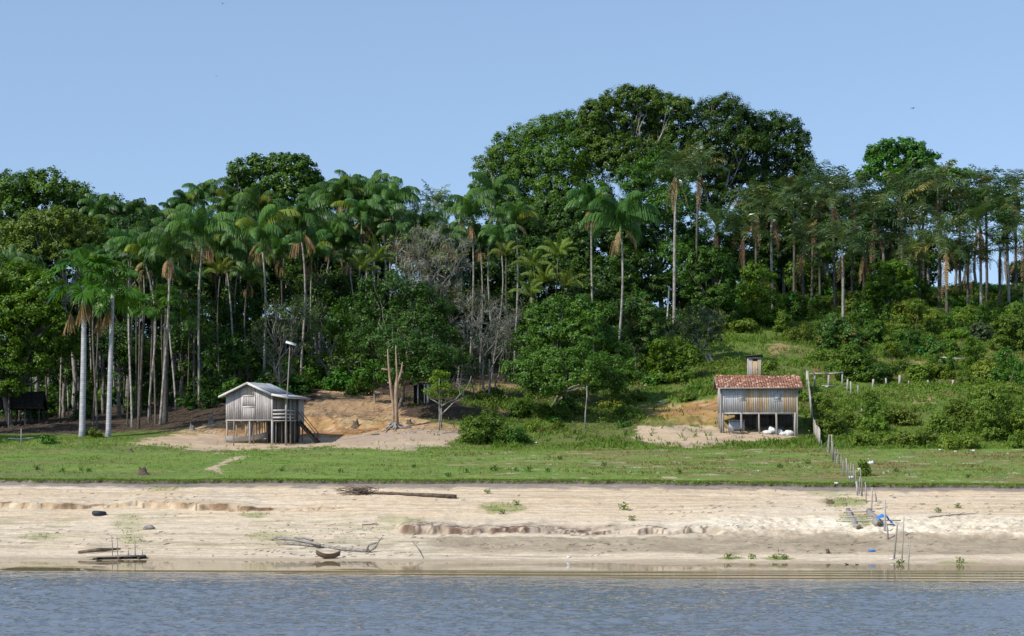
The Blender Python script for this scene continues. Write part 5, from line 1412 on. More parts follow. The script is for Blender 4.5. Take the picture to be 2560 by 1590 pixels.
t = thing("cross_post", "slanting white post with a crosspiece near the tallest straight palm", "post", b)
tp = P(1673, 716, 188) - b
mb = MB(); mb.tube([(0, 0, -.3), tp * .5, tp], [.09, .07, .06], 6, .9); mb.obj("post", M['wood_pale'], t)
mb = MB(); mb.bar(tp + (-.22, 0, .10), tp + (.26, 0, -.42), .09, .09, .9); mb.obj("crosspiece", M['wood_pale'], t)

# ------------------------------------------------------------------ dead trunk, saplings, stumps
g = G(985, 156.5)
t = thing("dead_tree", "reddish forked dead trunk with bare spreading roots, no leaves", "dead tree", g)
def pp(u, v, dd=0): return P(u, v, 156.5 + dd) - g
mb = MB(); rng = np.random.RandomState(2)
mb.tube([pp(984, 1072), pp(984, 1050), pp(983, 1010), pp(979, 985), pp(974, 940), pp(971, 905), pp(969, 872)], [.24, .155, .13, .115, .10, .075, .04], 8, .6)
mb.tube([pp(991, 1072), pp(991, 1045), pp(990, 1000), pp(991, 960), pp(993, 940), pp(991, 905), pp(989, 864)], [.26, .18, .165, .15, .09, .065, .03], 8, .6)
mb.tube([pp(992, 962), pp(1000, 940), pp(1004, 925), pp(1006, 905)], [.13, .10, .08, .03], 7, .5)
mb.tube([pp(976, 924), pp(965, 924), pp(953, 922)], [.09, .08, .05], 6, .4)
mb.tube([pp(979, 957), pp(968, 957)], [.07, .05], 6, .4)
mb.obj("trunk", M['bark_red'], t, True)
mb = MB()
for k in range(11):
    a = rng.uniform(2.4, 6.6); L = rng.uniform(.7, 2.2); n = 7; tt = np.linspace(0, 1, n)
    w = np.cumsum(rng.normal(size=(n, 2)), 0) * .09
    X = math.cos(a) * L * tt + w[:, 0]; Y = math.sin(a) * L * tt * .7 + w[:, 1]
    Z = np.array([T(g[0] + x, g[1] + y) - g[2] for x, y in zip(X, Y)]) + .05 + .35 * (1 - tt) ** 3
    mb.tube(np.stack([X, Y, Z], 1), .10 * (1 - tt) + .03, 5, rng.rand())
mb.obj("root", M['drift'], t, True)

g = G(1101, 153.5); t = thing("young_tree", "young tree with yellow green top and bare branches reaching right", "tree", g)
def pq(u, v, dd=0): return P(u, v, 153.5 + dd) - g
mb = MB(); rng = np.random.RandomState(6)
for pts, r0 in (([(1098,1076),(1099,1040),(1098,1010),(1099,975),(1098,945)], .065), ([(1104,1070),(1103,1030),(1103,1005),(1104,970),(1106,940)], .06), ([(1104,1015),(1120,1005),(1140,998),(1155,982),(1168,968),(1176,950),(1178,940)], .055),
                ([(1104,1036),(1118,1022),(1132,1008),(1148,1000),(1170,988)], .06), ([(1099,1010),(1088,1003),(1076,997),(1070,985)], .06), ([(1140,998),(1150,985),(1146,965)], .04), ([(1160,976),(1148,962),(1140,955)], .03), ([(1103,985),(1116,965),(1126,958)], .04)):
    pts = [pq(u, v, rng.normal() * .25) for u, v in pts]; mb.tube(pts, np.linspace(r0, r0 * .3, len(pts)), 6, rng.rand())
for _ in range(40):
    a = pq(rng.uniform(1080, 1165), rng.uniform(950, 1000)); mb.tube([a, a + rng.normal(size=3) * .25 + (0, 0, .25)], [.014, .006], 3, rng.rand(), False)
mb.obj("trunk", M['bark_pale'], t, True)
L = [(*pq(u, v, rng.normal() * .3), r) for u, v, r in ((1095,942,.42),(1108,948,.42),(1085,968,.38),(1100,965,.45),(1118,968,.38),(1072,985,.28),(1092,985,.35),(1120,988,.3),(1140,985,.22),(1083,952,.32),(1112,935,.34),(1090,930,.3),(1128,975,.26),(1150,975,.2),(1104,990,.3),(1066,978,.2))]
crown_mb(L, rng, .16, .26, 1.5, 11, inner=.3).obj("crown", M['leaf_bright'], t)
g = G(1463, 157); t = thing("sapling", "lone thin sapling with a tuft of yellow green leaves on the weedy mound", "sapling", g)
mb = MB(); tp = P(1467, 945, 157) - g
mb.tube([(0, 0, -.2), tp * .33 + (-.03, 0, 0), tp * .66 + (.06, 0, 0), tp], [.06, .05, .045, .02], 6, .7); mb.obj("trunk", M['bark_pale'], t, True)
rng = np.random.RandomState(3); crown_mb([(*(P(1468, 940, 157) - g), .45), (*(P(1476, 955, 157) - g), .35), (*(P(1462, 955, 157) - g), .3)], rng, .2, .26, 1.1, 12).obj("crown", M['leaf_yellow'], t)

def stump(label, u, v, r, h, seed, m='drift_dark', d=None):
    b = Gv(u, v) if d is None else G(u, d); rng = np.random.RandomState(seed); mb = MB()
    n = 9; an = np.arange(n) / n * 6.283
    pr = 1 + .2 * rng.normal(size=n)
    V = []
    for z, k in ((-.1, 1.7), (.08, 1.35), (h * .4, 1.0), (h * .85, .9)):
        V.append(np.stack([np.cos(an) * r * k * pr, np.sin(an) * r * k * pr, np.full(n, z)], 1))
    V.append(np.stack([np.cos(an) * r * .8 * pr, np.sin(an) * r * .8 * pr, h * (1 + .25 * rng.normal(size=n))], 1))
    V = np.vstack(V + [np.array([[0, 0, h * .8]])])
    i = np.arange(4)[:, None] * n; j = np.arange(n)[None]; jn = (j + 1) % n
    Q = np.stack([i + j, i + jn, i + n + jn, i + n + j], -1).reshape(-1, 4)
    k = np.arange(n); Tr = np.stack([4 * n + k, 4 * n + (k + 1) % n, np.full(n, 5 * n)], 1)
    mb.add(V, Q, Tr, rng.rand(len(V)))
    tag(mb.obj("tree_stump", M[m], None, False, b), label, "stump", None)
stump("dark rotten stump standing alone on the left lawn", 355, 1186, .24, .42, 1)
stump("small dark stump at the upper edge of the left lawn", 327, 1130, .14, .22, 2)
stump("broken stump on the bare soil left of the grey stilt house", 479, 1076, .17, .45, 3, 'bark')
stump("dark low stump just right of the red dead trunk", 1022, 1060, .22, .32, 4)
stump("jagged dark stump on the grey mound right of the stilt house", 890, 1068, .22, .5, 5)
stump("tall broken stump in shade left of the grey stilt house", 528, 1058, .16, .7, 6, 'bark')
stump("small brown stump on the sand left of the log raft", 2073, 1258, .16, .18, 7, 'canoe')

# ------------------------------------------------------------------ beach things
def torus(R, r, n=28, m=10):
    a, b = np.meshgrid(np.arange(n) / n * 6.2832, np.arange(m) / m * 6.2832, indexing='ij')
    k = 1 + .05 * np.cos(a * n / 2) * (np.cos(b) > .3)
    V = np.stack([(R + r * np.cos(b) * k) * np.cos(a), (R + r * np.cos(b) * k) * np.sin(a), r * 1.15 * np.sin(b)], -1).reshape(-1, 3)
    i = np.arange(n)[:, None]; j = np.arange(m)[None]; i1 = (i + 1) % n; j1 = (j + 1) % m
    return V, np.stack([i * m + j, i1 * m + j, i1 * m + j1, i * m + j1], -1).reshape(-1, 4)
b = Gv(248, 1288); V, Q = torus(.31, .12); mb = MB(); mb.add(V, Q)
o = mb.obj("tyre", M['rubber'], None, True, b + (0, 0, .10)); o.rotation_euler = (-.10, .06, 0)
tag(o, "old black tyre lying flat on the sand below the left scarp", "tyre")
b = Gv(820, 1397); canoe("canoe", "small brown dugout canoe drawn up at the water's edge", 'canoe', b + (0, 0, .0), math.radians(16), 1.22, .42, .24, .05)
# driftwood tree with forked root
def px(pts, d0, g): return np.array([P(u, v, d0 + dd) - g for u, v, dd in pts])
g = Gv(820, 1372); d0 = g[1]
t = thing("driftwood_tree", "long grey driftwood tree lying above the little canoe", "driftwood", g)
def on(pts, lift):
    out = []
    for u, v in pts:
        q = Gv(u, v); out.append(q + (0, 0, lift) - g)
    return np.array(out)
mb = MB(); mb.tube(on([(690,1362),(730,1364),(790,1370),(850,1377),(905,1381),(925,1382)], .10), [.04, .06, .08, .09, .10, .09], 7, .6); mb.obj("trunk", M['drift'], t, True)
mb = MB(); e = on([(925,1382)], .12)[0]; s_ = F / g[1]
mb.tube([e, e + (12 / s_, 0, 6 / s_), e + (20 / s_, 0, 20 / s_), e + (30 / s_, 0, 32 / s_)], [.09, .07, .05, .02], 6, .5)
mb.tube([e + (-8 / s_, 0, .0), e + (-3 / s_, 0, 14 / s_), e + (10 / s_, 0, 17 / s_), e + (19 / s_, 0, 20 / s_)], [.06, .06, .05, .03], 6, .3); mb.obj("root", M['drift'], t, True)
for k, pts in enumerate(([(690,1350),(720,1352),(760,1360),(790,1368)], [(683,1356),(715,1357),(750,1362),(800,1372)], [(735,1356),(760,1358),(782,1364)])):
    mb = MB(); mb.tube(on(pts, .16 + .05 * k), np.linspace(.04, .07, len(pts)), 5, .4); mb.obj("branch", M['drift'], t, True)
# fallen trunk with dry brush
g = Gv(1000, 1243)
t = thing("fallen_trunk", "dark fallen trunk with a brushy dry top on the upper sand", "fallen tree", g)
mb = MB(); mb.tube(on([(905,1236),(960,1237),(1020,1240),(1080,1243),(1140,1247)], .10), [.05, .08, .10, .13, .15], 7, .4); mb.obj("trunk", M['drift_dark'], t, True)
mb = MB(); rng = np.random.RandomState(19); root = on([(915,1236)], .12)[0]
for k in range(75):
    e = on([(rng.uniform(830, 945), rng.uniform(1224, 1244))], 0)[0] + (0, 0, rng.uniform(.05, .45)); mid = (root + e) / 2 + rng.normal(size=3) * (.25, .1, .12)
    mb.tube([root + rng.normal(size=3) * .15, mid, e], [.03, .018, .008], 3, rng.rand(), False)
mb.obj("brush", M['drift_dark'], t)
# log raft with cross poles and blue tarp
g = Gv(2150, 1310); t = thing("log_raft", "raft of two big grey logs joined by cross poles, on the white crust", "raft", g)
for (a, b, r) in (((2118, 1278), (2146, 1326), .165), ((2174, 1284), (2198, 1318), .20)):
    A = Gv(*a) - g + (0, 0, r * .7); B = Gv(*b) - g + (0, 0, r * .7)
    mb = MB(); tt = np.linspace(0, 1, 7)[:, None]; rr = np.random.RandomState(int(a[0])); mb.tube(A + (B - A) * tt + rr.normal(size=(7, 3)) * .05, r * np.linspace(.85, 1.1, 7) * rr.uniform(.85, 1.12, 7), 10, .5)
    lg = mb.obj("log", M['drift'], t, True)
    mb = MB(); dr_ = unit(B - A); mb.tube([B + dr_ * .02, B + dr_ * .05], [r * .62, r * .62], 10, .1); mb.obj("hollow_end", M['drift_dark'], lg)
for (u0, u1, v) in ((2113, 2188, 1279), (2104, 2200, 1291), (2090, 2252, 1302)):
    A = Gv((u0 + u1) / 2, v + 8); d = A[1]
    mb = MB(); mb.tube([P(u0, v + 1, d) - g, P((u0 + u1) / 2, v, d) - g, P(u1, v - 1, d) - g], .035, 5, .8); mb.obj("cross_pole", M['post'], t)
b = Gv(2208, 1310); rng = np.random.RandomState(31); n = 12
X, Y = np.meshgrid(np.linspace(-.5, .5, n), np.linspace(-.35, .35, n))
Z = .50 + .22 * fbm(X * 3 + 4, Y * 3, 3) - .5 * np.abs(X) * .6 - .25 * (np.abs(X) > .3)
mb = MB(); i = np.arange(n - 1)[:, None] * n; j = np.arange(n - 1)[None]
mb.add(np.stack([X, Y, np.maximum(Z, .02)], -1).reshape(-1, 3), np.stack([i + j, i + j + 1, i + n + j + 1, i + n + j], -1).reshape(-1, 4))
tag(mb.obj("tarp", M['blue'], None, True, b), "crumpled bright blue tarp thrown over the right log of the raft", "tarp")
# landing planks at the left
g = Gv(295, 1397)
t = thing("plank_landing", "low landing of grey planks at the waterline, three poles beside it", "landing", g)
mb = MB(); rng = np.random.RandomState(4); s_ = F / g[1]
for k in range(5): mb.box((-.05 + rng.normal() * .1, -.25 + k * .16, .10 + .02 * rng.rand()), (1.45 - .1 * k, .07, .02), np.array([unit([1, .06, .02]), unit([-.06, 1, 0]), (0, 0, 1)]), rng.rand() * .6)
mb.obj("planks", M['post'], t)
for x in (-1.0, .1, 1.1):
    mb = MB(); mb.tube([(x, -.4, .05), (x + .05, .5, .05)], .06, 6, .3); mb.obj("bearer", M['drift_dark'], t)
for x in (.5, .85, 1.2):
    mb = MB(); mb.bar((x, .1, 0), (x, .1, .42), .05, .05, .5); mb.obj("peg", M['post'], t)
lump("rubber_bundle", "dark bundle lying at the right end of the plank landing", "bundle", Gv(352, 1396), .22, 'rubber', 3, (1.8, .8, .5), None, .2)
A = Gv(195, 1385); B = Gv(302, 1378); tube_thing("drift_log", "dark split log lying on the sand behind the plank landing", "log", [A + (0, 0, .08), (A + B) / 2 + (0, 0, .12), B + (0, 0, .10)], [.07, .11, .04], 'drift_dark')
A = Gv(1030, 1355); B = Gv(1058, 1398); tube_thing("stick", "thin pale stick slanting down the sand below the red ledge", "stick", [A + (0, 0, .05), (A + B) / 2 + (0, 0, .10), B + (0, 0, .03)], [.025, .03, .02], 'post')
A = Gv(905, 1314); B = Gv(945, 1313); tube_thing("stick", "short dark stick on the sand left of the red ledge", "stick", [A + (0, 0, .04), B + (0, 0, .05)], [.03, .02], 'drift_dark')
A = Gv(2322, 1298); B = Gv(2440, 1291); tube_thing("stick", "dry crooked branch on the sand right of the log raft", "branch", [A + (0, 0, .05), (A * .5 + B * .5) + (0, 0, .12), B + (0, 0, .14)], [.05, .04, .015], 'drift')
A = Gv(40, 1100) + (-.4, 0, .12); tube_thing("pale_log", "thin pale barkless log lying on the grass at the left corner", "log", [P(20, 1096, A[1]), P(48, 1098, A[1]), P(84, 1094, A[1])], [.04, .06, .03], 'wood_pale')
A = Gv(1600, 966) ; tube_thing("pale_log", "white barkless log on the slope beside the dark tree shadow", "log", [P(1610, 964, A[1]), P(1625, 962, A[1]), P(1642, 962, A[1])], [.04, .07, .05], 'wood_pale')
for k, (u0, v0, u1, v1, lab) in enumerate(((2344, 894, 2356, 905, "short board leaning in the bushes of the upper right slope"), (2346, 893, 2412, 898, "long brown board lying in the bushes of the upper right slope"))):
    A = Gv(u0, v0); d = 184; tube_thing("board", lab, "board", [P(u0, v0, d), P(u1, v1, d)], [.07, .07], 'wood_pale', None, 4)
for k, (u, v, r, lab) in enumerate(((2178, 1160, .22, "largest white plastic bag on the right lawn"), (2155, 1160, .10, "small white scrap left of the largest white bag"), (2091, 1213, .13, "white bag at the lawn's edge left of the stakes"), (2128, 1196, .16, "white rag hanging at the foot of the fence stakes"), (2148, 1174, .10, "white cup caught beside the slim stake"), (1652, 1006, .13, "round white ball on the orange slope left of the tile roofed house"), (2350, 1126, .10, "white scrap on the brown grass at right"), (2388, 1130, .10, "white wrapper on the brown grass further right"), (2434, 1128, .12, "white bag nearest the right edge of the lawn"), (1340, 1108, .10, "white scrap right of the big round bush"), (2066, 969, .14, "white plastic jug by the open rail fence"), (1422, 1419 - 25, .10, "white wrapper on the beach near the water"), (2230, 1400, .10, "white scrap at the foot of the tall dark pole"))):
    lump("plastic_scrap", lab, "litter", Gv(u, v), r, 'white', 70 + k, (1.2, .9, .6), None, .22)
lump("blue_scrap", "light blue plastic scrap in the gully near the water", "litter", Gv(2180, 1379), .12, 'blue', 91, (1.4, .8, .5), None, .25)
lump("stone", "dark stone in the sand left of the green weed tufts", "stone", Gv(2070, 1384), .13, 'drift_dark', 92, (.8, .8, 1.2), None, .2)
lump("stone", "grey boulder half buried in the left beach", "stone", Gv(372, 1324), .25, 'drift', 93, (1.4, .8, .6), None, .12)
# birds
def bird(name, label, p, s, fly, rz, seed):
    t = thing(name, label, "bird", p, rz); mb = MB()
    if fly:
        mb.tube([(-.5, 0, 0), (-.3, 0, .03), (0, 0, .05), (.3, 0, .04), (.42, 0, .05), (.52, 0, .03)], np.array([.02, .07, .11, .08, .06, .01]), 7)
        mb.obj("body", M['bird'], t, True)
        for sg in (-1, 1):
            w = MB(); V = []
            for k, (y, z, c) in enumerate(((.08, .06, .26), (.45, .22, .24), (.85, .20, .16), (1.15, .12, .04))):
                for zz in (.008, -.008): V += [(c * .6, sg * y, z + zz), (-c * .6, sg * y, z + zz)]
            Q = []
            for k in range(3):
                a = k * 4; Q += [(a, a + 1, a + 5, a + 4), (a + 2, a + 6, a + 7, a + 3), (a, a + 4, a + 6, a + 2), (a + 1, a + 3, a + 7, a + 5)]
            w.add(V, Q); w.obj("wing", M['bird'], t)
    else:
        mb.tube([(-.34, 0, .22), (-.15, 0, .24), (.05, 0, .25), (.17, 0, .30), (.22, 0, .38), (.28, 0, .42), (.36, 0, .41)], np.array([.02, .09, .12, .08, .05, .05, .008]), 8)
        mb.obj("body", M['bird'], t, True)
        for sg in (-.05, .05): 
            l = MB(); l.tube([(0, sg, .18), (.02, sg, .08), (0, sg, 0)], .012, 4); l.obj("leg", M['bird'], t)
    t.scale = (s, s, s)
    return t
bird("bird", "dark soaring bird high in the sky at upper right", P(2282, 271, 170), .30, True, .5, 1)
bird("bird", "tiny dark bird in the sky above the left grove", P(541, 190, 210), .2, True, 1.4, 2)
bird("bird", "tiny bird at the very top of the sky", P(557, 9, 200), .24, True, 2.4, 3)
bird("bird", "small dark bird on the wet shore, left of its companion", Gv(2117, 1415), .30, False, 2.9, 4)
bird("bird", "small dark bird on the wet shore, right of its companion", Gv(2143, 1416), .30, False, 2.7, 5)
# ------------------------------------------------------------------ shrubs and weeds
def bare(u, v):
    a_ = fbm(u * .035, v * .14, 3); u = u + 34 * a_; v = v + 12 * fbm(u * .05 + 9, v * .16, 3); b = np.zeros_like(u)
    for pl in LAWN_DIRT: b = np.maximum(b, poly(u, v, pl))
    b = np.maximum(b, poly(u, v, [(330,1100),(440,1070),(545,1040),(620,1040),(760,1000),(800,965),(1010,965),(1010,1040),(1150,1065),(1160,1090),(1110,1116),(760,1120),(560,1120)]))
    b = np.maximum(b, poly(u, v, [(1600,1012),(1680,1000),(1760,990),(1830,985),(2000,1010),(1990,1100),(1600,1110)]))
    return b

def shrub(label, u, d, w_px, h_px, m, seed, leaf=.17, clump=.32, group=None, name="shrub", k=1.2, nl=18, cat="shrub", stems=5):
    """bush standing on the ground: width and height in photo pixels"""
    rng = np.random.RandomState(seed); b = G(u, d); s = d / F
    W, Hh = w_px * s, h_px * s
    n = max(4, int(W / max(.5, Hh) * 4)); L = []
    for i in range(n):
        x = rng.uniform(-.5, .5) * W * .8; y = rng.uniform(-.4, .4) * W * .7
        top = Hh * (1 - .75 * (2 * x / W) ** 2) * rng.uniform(.75, 1.0)
        r = min(Hh * .42, W * .26) * rng.uniform(.7, 1.1)
        dz = T(b[0] + x, b[1] + y) - b[2]
        L.append((x, y, dz + max(r * .55, top - r), r))
        if top > r * 2.2: L.append((x + rng.normal() * r * .4, y, dz + r * .7, r))
    t = thing(name, label, cat, b, 0, group)
    crown_mb(L, rng, leaf, clump, k, nl, low=.8, inner=.3).obj("foliage", M[m], t)
    st = MB()
    for i in range(stems):
        q = L[rng.randint(len(L))]; limb(st, (q[0] * .2, q[1] * .2, -.2), (q[0], q[1], q[2]), .035, .012, rng, .2, 5, 4)
    st.obj("stem", M['bark'], t)
    return t

S = [  # label, u, ground v, width px, height px, material
 ("wide feathery bush at the right end of the bare ground, lit from the left",1205,1104,165,84,'leaf_hill'),
 ("second feathery bush spilling right of the wide feathery bush",1275,1110,100,50,'leaf_mid'),
 ("leafy bush on the mound under the broad lush tree",1310,1040,90,52,'leaf_mid'),
 ("low spreading bush in the middle of the weedy mound",1380,1046,100,44,'leaf_hill'),
 ("bush on the mound just left of the lone sapling",1420,1025,80,34,'leaf_mid'),
 ("ragged weed clump on the slope right of the lone sapling",1530,1020,70,30,'leaf_olive'),
 ("leafy bush at the edge of the shade right of the broad lush tree",1590,895,80,48,'leaf_lush'),
 ("round bush low on the green slope left of the tile roofed house",1640,925,90,44,'leaf_mid'),
 ("green creeper mass below the bushy bright tree",1665,955,120,44,'leaf_lush'),
 ("weed bush at the top left corner of the orange bank",1590,1005,60,30,'weed'),
 ("bush on the bright slope right of the lichened tree",1855,830,80,40,'leaf_hill'),
 ("yellowish shrub beyond the cleared slope",1930,815,70,46,'leaf_yellow'),
 ("shrub right of the outhouse on the slope",1925,925,60,26,'weed'),
 ("large shrub dotted with red blossom under the plumed palms",2095,880,110,105,'leaf_flower'),
 ("second red blossomed shrub left and above the large one",2060,820,70,60,'leaf_flower'),
 ("small red flowered shrub on the right slope",2315,890,56,62,'leaf_flower'),
 ("big yellow green bush above the open rail fence",2125,946,130,100,'leaf_yellow'),
 ("dark bush behind the rail posts, right of the big yellow green bush",2195,956,100,66,'leaf_mid'),
 ("leafy shrub between the plumed palm trunks at mid slope",2190,860,80,60,'leaf_mid'),
 ("tall green shrub in the upper middle of the right slope",2290,850,90,110,'leaf_hill'),
 ("narrow yellow green sapling bush on the right slope",2400,890,60,80,'leaf_yellow'),
 ("dark shrub below the ridge left of the palm gap",2230,800,80,50,'leaf_mid'),
 ("ridge shrub under the palm skirts",2330,760,90,36,'leaf_olive'),
 ("ridge shrub below the sky gap",2440,750,100,30,'weed'),
 ("dark shrub on the ridge at the right edge",2530,755,80,40,'leaf_hill'),
 ("big pale green shrub high on the slope at the right edge",2520,880,100,120,'leaf_hill'),
 ("shrub hanging over the slope just left of the right edge shrub",2450,850,80,56,'leaf_grey'),
 ("sunlit bush around the narrow pale posts",2330,948,90,52,'leaf_yellow'),
 ("dark bush between the post stubs on the hillside",2300,950,64,44,'leaf_hill'),
 ("bush right of the post stubs on the hillside",2460,950,100,60,'leaf_olive'),
 ("small yellow bush at the foot of the hillside posts",2168,1004,44,26,'leaf_yellow'),
 ("great dark green bush filling the lower right edge",2490,1100,170,150,'leaf_hill'),
 ("second dark bush left of the great lower right bush",2420,1070,120,90,'leaf_hill'),
 ("rounded olive bush at the lower edge of the right thicket",2290,1118,100,60,'leaf_olive'),
 ("dark bush in the middle of the right thicket",2340,1085,90,60,'leaf_hill'),
 ("shrub on the weeds beside the short lone post",2190,1050,90,50,'leaf_hill'),
 ("bush hugging the lower end of the plank fence",2075,1085,90,60,'leaf_hill'),
 ("shaded bush along the middle of the plank fence",2052,1030,50,60,'leaf_hill'),
 ("bush at the top of the plank fence beside the house",2008,1000,50,60,'leaf_hill'),
 ("leafy bush right of the shaded bush on the plank fence",2110,1062,100,50,'leaf_hill'),
 ("low thicket bush above the brown grass",2180,1112,110,50,'weed'),
 ("low thicket bush second above the brown grass",2400,1122,110,44,'weed'),
 ("brownish bush in the middle of the right weeds",2250,1060,90,50,'leaf_olive'),
 ("small bush in front of the thicket at right",2560,1120,70,44,'leaf_hill'),
 ("small green sapling bush beside the fence stakes",2158,1190,15,42,'leaf_hill'),
 ("weedy clump at the foot of the front fan palm",235,1095,60,26,'weed'),
 ("young bush on the grass before the dark shed",125,1108,36,26,'leaf_lush'),
 ("sunlit low bush among trunks left of the broom leaf palm",250,1000,80,70,'leaf_yellow'),
 ("sunlit understory bush right of the broom leaf palm",315,985,80,70,'leaf_mid'),
 ("pale understory bush by the slender thin tree",690,975,90,80,'leaf_mid'),
 ("understory bush behind the porch roof of the grey house",770,965,80,80,'leaf_mid'),
 ("low leafy understory bush right of the twin stemmed tree",860,975,80,60,'leaf_lush'),
 ("dark understory bush behind the small hut",1050,965,110,60,'leaf_dark'),
]
for k, (lab, u, v, w, h, m) in enumerate(S):
    p = Gv(u, v, 110)
    shrub(lab, u, p[1], w, h, m, 300 + k, .19 if p[1] < 175 else .24, .34, None, k=1.3)
# shaded undergrowth bushes inside the forest
UG = "leafy undergrowth bush in the shade between the forest trunks"
r_ = np.random.RandomState(55)
for (u, d) in [(u + r_.normal() * 12, r_.uniform(176, 204)) for u in np.linspace(20, 930, 34)]:
    shrub(UG, u, d, r_.uniform(60, 110), r_.uniform(60, 150), ['leaf_dark', 'leaf_mid', 'leaf_dark'][r_.randint(3)], int(u) + 900, .28, .5, "undergrowth bushes inside the forest", name="undergrowth_bush", k=1.0, nl=18, stems=3)
US = "shaded bush on the forested slope below the hilltop giants"
for (u, d) in [(u + r_.normal() * 12, r_.uniform(186, 214)) for u in np.linspace(950, 1700, 26)]:
    shrub(US, u, d, r_.uniform(60, 110), r_.uniform(60, 130), ['leaf_dark', 'leaf_mid'][r_.randint(2)], int(u) + 1900, .28, .5, "bushes on the forested slope", name="undergrowth_bush", k=1.0, nl=18, stems=3)
UR = "low hillside bush among the plumed palm trunks"
for (u, d) in [(u + r_.normal() * 14, r_.uniform(205, 232)) for u in np.linspace(1780, 2560, 30)]:
    shrub(UR, u, d, r_.uniform(50, 90), r_.uniform(30, 80) if u < 2330 else r_.uniform(20, 34), ['leaf_mid', 'leaf_lush', 'leaf_olive'][r_.randint(3)], int(u) + 2900, .26, .42, "hillside bushes among the palms", name="hillside_bush", k=1.1, nl=18, stems=3)
HB = "one of the many leafy bushes covering the right hillside"
def free(u, v):
    return not ((1780 < u < 2030 and v > 880) or (u < 1990 and 800 < v < 900 and u > 1800) or (1990 < u < 2075 and v > 960) or bare(np.array([u * 1.0]), np.array([v * 1.0]))[0] > 0)
cnt = 0
while cnt < 48:
    u = r_.uniform(1960, 2600); v = r_.uniform(790, 1112)
    if not free(u, v) or (935 < v < 1055 and u < 2420): continue
    cnt += 1; p = Gv(u, v, 120); w = r_.uniform(36, 84)
    shrub(HB, u, p[1], w, w * r_.uniform(.45, .75), ['leaf_hill', 'leaf_hill', 'weed', 'leaf_yellow', 'leaf_hill', 'leaf_mid'][r_.randint(6)], 5000 + cnt, .18, .32, "bushes covering the right hillside", name="hillside_bush", k=1.1, nl=14, stems=3)
HT_ = "young bushy tree rising from the scrub of the right hillside"
for k, (u, v, w, h, m) in enumerate(((2010,800,60,80,'leaf_mid'),(2050,790,56,70,'leaf_hill'),(2150,820,60,90,'leaf_mid'),(2180,790,56,76,'leaf_lush'),(2260,880,64,96,'leaf_mid'),(2330,840,60,80,'leaf_hill'),(2370,800,56,70,'leaf_mid'),(2420,840,60,90,'leaf_hill'),(2470,810,64,70,'leaf_mid'),(2540,840,80,100,'leaf_hill'),(2230,930,70,84,'leaf_hill'),(2350,930,64,70,'leaf_mid'),(2430,920,70,84,'leaf_hill'),(2520,960,90,100,'leaf_mid'),(1960,830,50,60,'leaf_hill'),(2100,830,50,60,'leaf_mid'))):
    p = Gv(u, v, 120); shrub(HT_, u, p[1], w, h, m, 5600 + k, .2, .36, "young trees in the hillside scrub", name="young_hillside_tree", k=1.25, nl=18, cat="tree")
BH = "leafy bush in the shade close behind the grey stilt house"
for k, (u, d, w, h, m) in enumerate(((500,170,80,70,'leaf_dark'),(545,172,90,90,'leaf_dark'),(590,171,80,80,'leaf_mid'),(640,172,90,90,'leaf_dark'),(680,171,80,70,'leaf_mid'),(725,173,80,80,'leaf_dark'),(765,174,70,60,'leaf_mid'),(905,172,70,56,'leaf_mid'),(850,176,80,80,'leaf_dark'))):
    shrub(BH, u, d, w, h, m, 5700 + k, .24, .42, "bushes behind the grey stilt house", name="undergrowth_bush", k=1.1, nl=18, stems=3)
HM = "low weedy bush on the green slope in the middle"
cnt = 0
while cnt < 26:
    u = r_.uniform(1180, 1800); v = r_.uniform(880, 1090)
    if u < 1480 and v < 985 or bare(np.array([u]), np.array([v]))[0] > 0: continue
    cnt += 1; p = Gv(u, v, 120); w = r_.uniform(30, 66)
    shrub(HM, u, p[1], w, w * r_.uniform(.35, .55), ['leaf_hill', 'weed', 'leaf_lush', 'weed'][r_.randint(4)], 6000 + cnt, .16, .3, "weedy bushes on the middle slope", name="weedy_bush", k=1.0, nl=14, stems=3)
# small plants dotted over the lawn and beach
SP = [(155,1180),(92,1175),(205,1178),(222,1180),(705,1178),(850,1182),(1035,1170),(1165,1182),(1235,1178),(1290,1178),(1322,1180),(1370,1180),(1510,1165),(1700,1185),(1950,1170),(2020,1160),(1120,1192),(1400,1150),(2240,1180),(2420,1195),(1558,1275),(1580,1302),(1218,1235),(1290,1262),(1255,1286),(2395,1270),(2345,1282),(1820,1397),(1880,1398),(1940,1398),(1962,1399),(2250,1412),(2400,1408)]
for k, (u, v) in enumerate(SP):
    p = Gv(u, v); big = 1.5 if u in (1558, 1322, 1235) else 1.0
    rng = np.random.RandomState(k); mb = MB(); n = 60
    C = np.clip(rng.normal(size=(n, 3)), -1.6, 1.6) * (.11, .11, .08) * big + (0, 0, .14 * big); C[:, 2] = np.abs(C[:, 2])
    mb.leaves(C, unit(rng.normal(size=(n, 3)) + (0, 0, .6)), .11 * big, rng, .5, rng.rand(n))
    for q in range(5): mb.tube([(0, 0, -.05), C[q]], [.012, .006], 3, .2, False)
    tag(mb.obj("small_plant", M['leaf_mid' if v < 1200 else 'weed'], None, False, p), "small green plant growing by itself on the open lawn" if v < 1200 else "small green plant growing by itself on the bare sand", "plant", "small plants on the lawn" if v < 1200 else "small plants on the sand")

